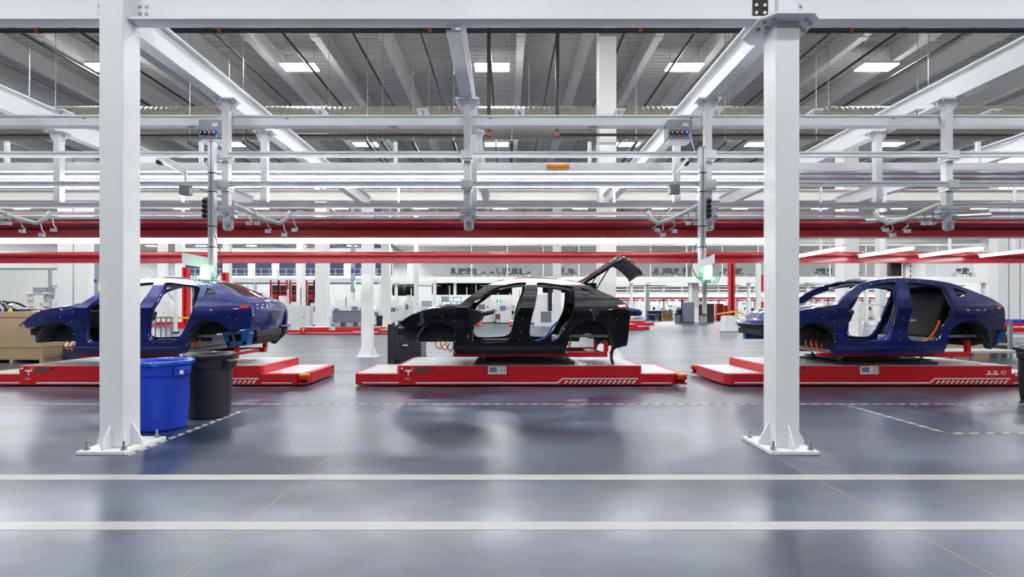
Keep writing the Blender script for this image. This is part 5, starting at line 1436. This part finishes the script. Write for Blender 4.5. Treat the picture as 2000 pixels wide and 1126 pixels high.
simple('side_chair', 'brown chair seen through the black car front doorway', 'chair', [('backrest', gx(967, 50), gx(977, 50), 50.4, 50.46, 0.55, 1.0, 'cab_brown'), ('seat', gx(967, 50), gx(977, 50), 49.95, 50.399, 0.46, 0.5495, 'cab_brown'), ('leg', gx(967, 50), gx(967, 50) + 0.04, 50.0, 50.04, 0, 0.4599, 'trim_black'), ('leg', gx(977, 50) - 0.04, gx(977, 50), 50.0, 50.04, 0, 0.4599, 'trim_black'), ('leg', gx(977, 50) - 0.04, gx(977, 50), 50.35, 50.39, 0, 0.4599, 'trim_black'), ('leg', gx(967, 50), gx(967, 50) + 0.04, 50.35, 50.39, 0, 0.4599, 'trim_black')], 'cab_brown')
Y = 28.0; xa, xb = gx(1681, Y), gx(1752, Y)
simple('work_table', 'tall white frame table seen through the right car front doorway', 'table', [('top', xa, xb, Y, Y + 1.0, 1.68, 1.76, 'cab_white'), ('leg', xa, xa + 0.09, Y, Y + 0.09, 0, 1.6799), ('leg', xb - 0.09, xb, Y, Y + 0.09, 0, 1.6799), ('leg', xa, xa + 0.09, Y + 0.91, Y + 1.0, 0, 1.6799), ('leg', xb - 0.09, xb, Y + 0.91, Y + 1.0, 0, 1.6799), ('shelf', xa + 0.0901, xb - 0.0901, Y + 0.05, Y + 0.95, 0.5, 0.55, 'box_grey')], 'cab_white')
carton('cardboard_box', gx(1668, 34), gx(1680, 34), 34, 34.5, 0, 0.9, 'small cardboard box seen through the right car front doorway', False)
# monitor hung from the rear red beam
Y = 13.15
simple('hanging_screen', 'black screen box hanging from the rear red beam over the right car', 'screen', [('panel', gx(1741, Y), gx(1761, Y), Y, Y + 0.12, gz(538, Y), gz(513, Y), 'trim_black'), ('side_strip', gx(1738.5, Y), gx(1740.8, Y), Y, Y + 0.1, gz(537, Y), gz(514, Y), 'cab_brown'), ('hanger', gx(1749, Y), gx(1753, Y), Y + 0.03, Y + 0.07, gz(512.9, Y), 2.634, 'white_steel')], 'trim_black')
simple('hanging_post', 'white hanging cable post beside the black screen box', 'post', [('post', gx(1763, Y), gx(1771, Y), Y - 0.1, Y, gz(548, Y), 2.634, 'white_steel'), ('connector', gx(1771.2, Y), gx(1774, Y), Y - 0.1, Y - 0.04, gz(522, Y), gz(518, Y), 'trim_black'), ('connector', gx(1771.2, Y), gx(1773, Y), Y - 0.1, Y - 0.04, gz(532, Y), gz(527, Y), 'trim_black'), ('connector', gx(1771.2, Y), gx(1773.5, Y), Y - 0.1, Y - 0.04, gz(542, Y), gz(537, Y), 'trim_black')], 'white_steel')
Y = 15.42
simple('hanging_post', 'grey-blue hanging signal post left of the slim white column', 'post', [('post', gx(685, Y), gx(692, Y), Y, Y + 0.1, gz(570, Y), 4.739, 'box_grey'), ('green_light', gx(692.1, Y), gx(694, Y), Y, Y + 0.08, gz(562, Y), gz(548, Y), 'lamp_green_far'), ('tag', gx(686, Y), gx(691, Y), Y - 0.01, Y - 0.0005, gz(533, Y), gz(524, Y), 'cable_blue')], 'box_grey')
simple('hanging_post', 'hanging signal post with green light left of the left near column', 'post', [('post', gx(184, Y), gx(193, Y), Y, Y + 0.1, gz(600, Y), 4.739, 'box_grey'), ('green_light', gx(193.2, Y), gx(197, Y), Y, Y + 0.08, gz(566, Y), gz(554, Y), 'lamp_green_far'), ('tag', gx(184, Y), gx(189, Y), Y - 0.01, Y - 0.0005, gz(551, Y), gz(545, Y), 'cable_blue')], 'box_grey')
# left far area: white cabinet, grey bulk bin, vacuum
cabinet('white_cabinet', 'plain white cabinet at the left blue car tail', 'cabinet', 567, 598, 597, 35.0, 'cab_white', 1, 1.2)
Y = 31.0
t = thing('bulk_bin', 'dark grey bulk bin standing on the far red cart', 'bin', (gx(685, Y), Y, 0.42))
MB().box(gx(655, Y), gx(722, Y), Y - 0.5, Y + 0.5, 0.66, gz(607, Y)).build('body', 'cab_grey', t); MB().box(gx(654, Y), gx(723, Y), Y - 0.53, Y + 0.53, gz(607, Y) + 0.0005, gz(606, Y)).build('rim', 'box_grey', t)
for p in (664, 688, 712): MB().box(gx(p, Y) - 0.2, gx(p, Y) + 0.2, Y - 0.5, Y + 0.5, 0.425, 0.6599).build('skid', 'box_grey', t)
Y = 38.0; x = gx(741, Y)
t = thing('vacuum_bin', 'black vacuum bin on castors under a pale pole, left of the crate', 'bin', (x, Y, 0))
MB().lathe([(0.01, 0.15), (0.2, 0.15), (0.24, 0.95), (0.2, 1.0), (0.01, 1.0)], x, Y, 16).build('drum', 'trim_black', t, smooth=True)
MB().cyl((x, Y, 1.0), (x, Y, 3.4), 0.06, 10).build('pole', 'far_white', t, smooth=True)
for k in range(3):
    a = R(120 * k); MB().cyl((x + 0.17 * math.cos(a), Y + 0.17 * math.sin(a), 0), (x + 0.17 * math.cos(a), Y + 0.17 * math.sin(a), 0.1499), 0.05, 8).build('castor', 'steel_bolt', t)
# raised walkway with railing and stairs, left
Y = 60.0; za = gz(543, Y); xa, xb = gx(300, Y), gx(752, Y)
t = thing('walkway', 'white raised walkway with railing behind the left car', 'walkway', ((xa + xb) / 2, Y + 2, 0))
MB().box(xa, xb, Y, Y + 4, za - 0.5, za).build('deck', 'far_white', t)
for zz in (0.55, 1.1): MB().box(xa, xb, Y, Y + 0.06, za + zz - 0.03, za + zz + 0.03).build('handrail', 'far_white', t)
for k in range(29):
    xx = xa + (xb - xa) * k / 28; MB().box(xx - 0.03, xx + 0.03, Y, Y + 0.06, za, za + 1.13).build('railing_post', 'far_white', t)
for k in range(8):
    xx = xa + (xb - xa) * k / 7; MB().box(xx - 0.15, xx + 0.15, Y + 0.3, Y + 0.6, 0, za - 0.5).build('post', 'far_white', t)
for k in range(9):
    xx = xa + 1 + k * 3.0; MB().box(xx, xx + 2.0, Y + 3.9, Y + 3.98, za + 0.6, za + 2.2).build('dark_window', 'navy', t)
MB().box(xa, xb, Y + 4.0, Y + 4.2, za, za + 4.0).build('rear_wall', 'far_white', t)
t = thing('staircase', 'white steel stairs climbing to the walkway behind the left car roof', 'stairs', (gx(320, 56), 56, 0))
x0 = gx(292, 56); x1 = gx(372, 56)
for yy in (55.5, 56.6):
    MB().prism([(x0, za), (x0, za - 0.35), (x1, 0), (x1 + 0.4, 0)], 'y', yy, yy + 0.06).build('stringer', 'far_white', t)
    MB().prism([(x0, za + 1.1), (x0, za + 1.03), (x1, 1.0), (x1, 1.07)], 'y', yy, yy + 0.05).build('handrail', 'far_white', t)
for k in range(18):
    f = (k + 0.5) / 18; MB().box(x0 + (x1 - x0) * f, x0 + (x1 - x0) * f + 0.28, 55.57, 56.59, za * (1 - f) - 0.02, za * (1 - f) + 0.02).build('tread', 'cab_white', t)
# red frames
for k, (px, Y, top) in enumerate(((364, 40.0, 522), (440, 42.0, 532))):
    x = gx(px, Y)
    t = thing('lift_post', 'red steel lift post behind the left car, %s' % ('left of the green lamp', 'right of the green lamp')[k], 'lift', (x, Y, 0))
    MB().box(x - 0.22, x - 0.05, Y - 0.18, Y + 0.18, 0, gz(top, Y)).build('channel_side', 'agv_red', t); MB().box(x + 0.05, x + 0.22, Y - 0.18, Y + 0.18, 0, gz(top, Y)).build('channel_side', 'agv_red', t)
    MB().box(x - 0.0499, x + 0.0499, Y - 0.02, Y + 0.18, 0, gz(top, Y)).build('channel_back', 'trim_black', t)
    MB().box(x - 0.4, x + 0.4, Y - 0.4, Y + 0.4, 0, 0.3).build('foot', 'agv_red', t)
    MB().box(x - 1.6, x + 1.2, Y - 0.5, Y - 0.41, 0.72, 0.86).build('arm', 'yellow', t)
for k, px in enumerate((536, 552, 574, 606, 622)):
    Y = 52.0; x = gx(px, Y)
    t = thing('machine_rack', 'dark red machine rack beyond the left car tail, %s from the left' % ordn(k), 'rack', (x, Y, 0), 'red machine racks')
    for s in (-0.4, 0.4): MB().box(x + s - 0.07, x + s + 0.07, Y, Y + 0.14, 0, 4.4).build('upright', 'red_beam', t)
    for z in (1.6, 2.4, 3.2, 4.0): MB().box(x - 0.33, x + 0.33, Y, Y + 0.14, z, z + 0.14).build('crossbar', 'red_beam', t)
    MB().box(x - 0.32, x + 0.32, Y + 0.2, Y + 0.6, 1.8, 3.9).build('dark_unit', 'trim_black', t); MB().box(x - 0.3, x + 0.3, Y + 0.1405, Y + 0.1999, 2.6, 3.0).build('bracket', 'red_beam', t)
x = gx(341.5, 31); simple('white_pole', 'slim white pole seen through the left car rear doorway', 'pole', [('pole', x - 0.07, x + 0.07, 31, 31.14, 0.1, gz(563, 31), 'white_steel'), ('foot', x - 0.15, x + 0.15, 30.93, 31.21, 0, 0.0999, 'trim_black')], 'white_steel')
x0, x1 = gx(302, 27), gx(335, 27)
simple('guard_rail', 'low grey guard rail seen through the left car rear doorway', 'guard rail', [('top_bar', x0, x1, 27, 27.06, 1.0, 1.06)] + [('post', x0 + (x1 - x0 - 0.05) * k / 3, x0 + (x1 - x0 - 0.05) * k / 3 + 0.05, 27, 27.06, 0, 0.9999) for k in range(4)], 'cab_grey')
cabinet('white_cabinet', 'white cabinet seen through the left car rear doorway', 'cabinet', 305, 323, 587, 45.0, 'cab_white', 1)
# far left: white partition, grey unit, wire rack
simple('partition', 'plain white partition wall at far left behind the distant car', 'partition', [('sheet', gx(-60, 58), gx(118, 58), 58, 58.3, 0, gz(524, 58), 'far_white'), ('top_rail', gx(-60, 58), gx(118, 58), 57.9, 57.999, gz(526, 58), gz(523, 58), 'box_grey')], 'far_white')
Y = 50.0
simple('vent_unit', 'grey ventilation unit with bent pipe at far left', 'unit', [('stand', gx(66, Y), gx(88, Y), Y, Y + 1.0, 0, gz(576, Y), 'far_white'), ('box', gx(64, Y), gx(90, Y), Y, Y + 1.0, gz(576, Y) + 0.0005, gz(561, Y), 'box_grey'), ('pipe', gx(94, Y), gx(98, Y), Y, Y + 0.2, 0, gz(524, Y), 'box_grey'), ('pipe', gx(98.1, Y), gx(113, Y), Y, Y + 0.2, gz(560, Y), gz(557, Y), 'box_grey'), ('pipe', gx(113.1, Y), gx(116.5, Y), Y, Y + 0.2, gz(560, Y), gz(511, Y), 'box_grey')], 'box_grey')
Y = 45.0; x0, x1 = gx(52, Y), gx(115, Y)
simple('wire_rack', 'pale shelving rack right of the distant black car at far left', 'rack', [('shelf', x0 + 0.07, x1 - 0.07, Y, Y + 0.6, z, z + 0.05) for z in (0.5, 1.1, 1.7, 2.3, 2.8)] + [('upright', xx, xx + 0.06, Y, Y + 0.6, 0, 2.95) for xx in (x0, (x0 + x1) / 2, x1 - 0.06)], 'cream_steel')
for k, px in enumerate((60, 72, 76, 92, 104)):
    zz = (1.15, 1.75, 1.15, 2.35, 1.75)[k]; x = gx(px, Y)
    o = MB().box(x - 0.2, x + 0.2, Y + 0.05, Y + 0.5, zz + 0.001, zz + 0.3).build('storage_tote', ('cardboard', 'cab_white', 'agv_red', 'box_grey', 'cream_steel')[k], bevel=0.02)
    tag(o, ('cardboard coloured', 'white', 'red', 'grey', 'cream')[k] + ' tote on the pale shelving rack at far left', 'tote', 'totes on the far left rack')
for k, (a, b, top, m) in enumerate(((864, 880, 588, 'screen_lit'), (886, 900, 580, 'screen_lit'))):
    Y = 47.0
    simple('screen_stand', ('lower', 'upper')[k] + ' lit blue screen behind the black car bonnet', 'screen', [('post', gx((a + b) / 2, Y) - 0.04, gx((a + b) / 2, Y) + 0.04, Y + 0.05, Y + 0.13, 0, gz(top + 2, Y), 'cab_grey'), ('display', gx(a, Y), gx(b, Y), Y - 0.01, Y, gz(top + 8, Y), gz(top + 1, Y), m), ('frame', gx(a, Y) - 0.05, gx(b, Y) + 0.05, Y + 0.0005, Y + 0.0495, gz(top + 9, Y), gz(top, Y), 'trim_black')], 'cab_grey')

# ------------------------------------------------------------------ people (far away)
def person(x, y, z, rot, label, top_m, leg_m, helmet=None):
    t = thing('person', label, 'person', (x, y, z))
    V = [(0, 0, 0.95), (0, 0, 1.15), (0, 0, 1.38), (0, 0, 1.50), (0, -0.01, 1.62), (0, -0.01, 1.73),
         (-0.10, 0, 0.90), (-0.11, 0.01, 0.50), (-0.11, 0.03, 0.08), (-0.11, -0.12, 0.04),
         (0.10, 0, 0.90), (0.11, 0.01, 0.50), (0.11, 0.03, 0.08), (0.11, -0.12, 0.04),
         (-0.19, 0, 1.40), (-0.25, 0.02, 1.13), (-0.22, -0.14, 0.93), (-0.21, -0.19, 0.86),
         (0.19, 0, 1.40), (0.25, 0.02, 1.13), (0.22, -0.14, 0.93), (0.21, -0.19, 0.86)]
    E = [(0, 1), (1, 2), (2, 3), (3, 4), (4, 5), (0, 6), (6, 7), (7, 8), (8, 9), (0, 10), (10, 11), (11, 12), (12, 13), (2, 14), (14, 15), (15, 16), (16, 17), (2, 18), (18, 19), (19, 20), (20, 21)]
    Rd = [0.13, 0.14, 0.15, 0.055, 0.085, 0.07, 0.095, 0.065, 0.045, 0.04, 0.095, 0.065, 0.045, 0.04, 0.07, 0.05, 0.038, 0.03, 0.07, 0.05, 0.038, 0.03]
    me = bpy.data.meshes.new('body'); me.from_pydata(V, E, []); me.update()
    o = bpy.data.objects.new('body', me); C.objects.link(o); o.parent = t
    sm = o.modifiers.new('skin', 'SKIN')
    if not me.skin_vertices: 
        bm = bmesh.new(); bm.from_mesh(me); bm.verts.layers.skin.verify(); bm.to_mesh(me); bm.free()
    for i, sv in enumerate(me.skin_vertices[0].data): sv.radius = (Rd[i], Rd[i] * (0.8 if i in (0, 1, 2) else 1)); sv.use_root = (i == 0)
    o.modifiers.new('sub', 'SUBSURF').levels = 1
    m = bpy.data.materials.new('clothes_' + top_m); m.use_nodes = True; nt = m.node_tree; b = nt.nodes['Principled BSDF']; b.inputs['Roughness'].default_value = 0.8
    tc = nt.nodes.new('ShaderNodeTexCoord'); sp = nt.nodes.new('ShaderNodeSeparateXYZ'); nt.links.new(tc.outputs['Object'], sp.inputs[0])
    cr = nt.nodes.new('ShaderNodeValToRGB'); cr.color_ramp.interpolation = 'CONSTANT'
    mp = nt.nodes.new('ShaderNodeMath'); mp.operation = 'DIVIDE'; mp.inputs[1].default_value = 2.0
    nt.links.new(sp.outputs['Z'], mp.inputs[0]); nt.links.new(mp.outputs[0], cr.inputs[0]); nt.links.new(cr.outputs[0], b.inputs['Base Color'])
    col = lambda k: MATS[k].node_tree.nodes['Principled BSDF'].inputs['Base Color'].default_value[:]
    el = cr.color_ramp.elements; el[0].color = col(leg_m); el[1].position = 0.475; el[1].color = col(top_m); e2 = el.new(0.755); e2.color = col('skin')
    me.materials.append(m)
    hm = MB()
    if helmet: hm.lathe([(0.13, 1.70), (0.125, 1.74), (0.10, 1.80), (0.05, 1.83), (0.005, 1.835)], 0, -0.01, 14); nm = 'helmet'
    else: hm.lathe([(0.10, 1.64), (0.105, 1.72), (0.085, 1.79), (0.04, 1.815), (0.005, 1.82)], 0, 0.005, 14); nm = 'hair'
    ORG[t.name] = Vector((0, 0, 0)); hm.build(nm, helmet or 'trim_black', t, smooth=True)
    for sx in (-0.033, 0.033): MB().cyl((sx, -0.088, 1.69), (sx, -0.094, 1.69), 0.011, 8).build('eye', 'trim_black', t)
    MB().prism([(-0.02, 1.65), (0.02, 1.65), (0.006, 1.69), (-0.006, 1.69)], 'y', -0.115, -0.085).build('nose', 'skin', t)
    MB().box(-0.025, 0.025, -0.095, -0.088, 1.613, 1.622).build('mouth', 'cab_brown', t)
    ORG[t.name] = Vector((x, y, z)); t.rotation_euler[2] = rot
    return t
person(gx(20, 33.5), 33.5, 0, R(150), 'person in yellow vest and white helmet behind the cardboard boxes', 'hi_vis', 'navy', 'print_white')
person(gx(1347, MY + 1.3), MY + 1.3, zt, R(10), 'person in dark clothes standing on the mezzanine', 'cab_grey', 'trim_black')
for k, v in LABELS.items():
    if len(v) > 1 and not all(v): print('DUP LABEL', k, len(v))
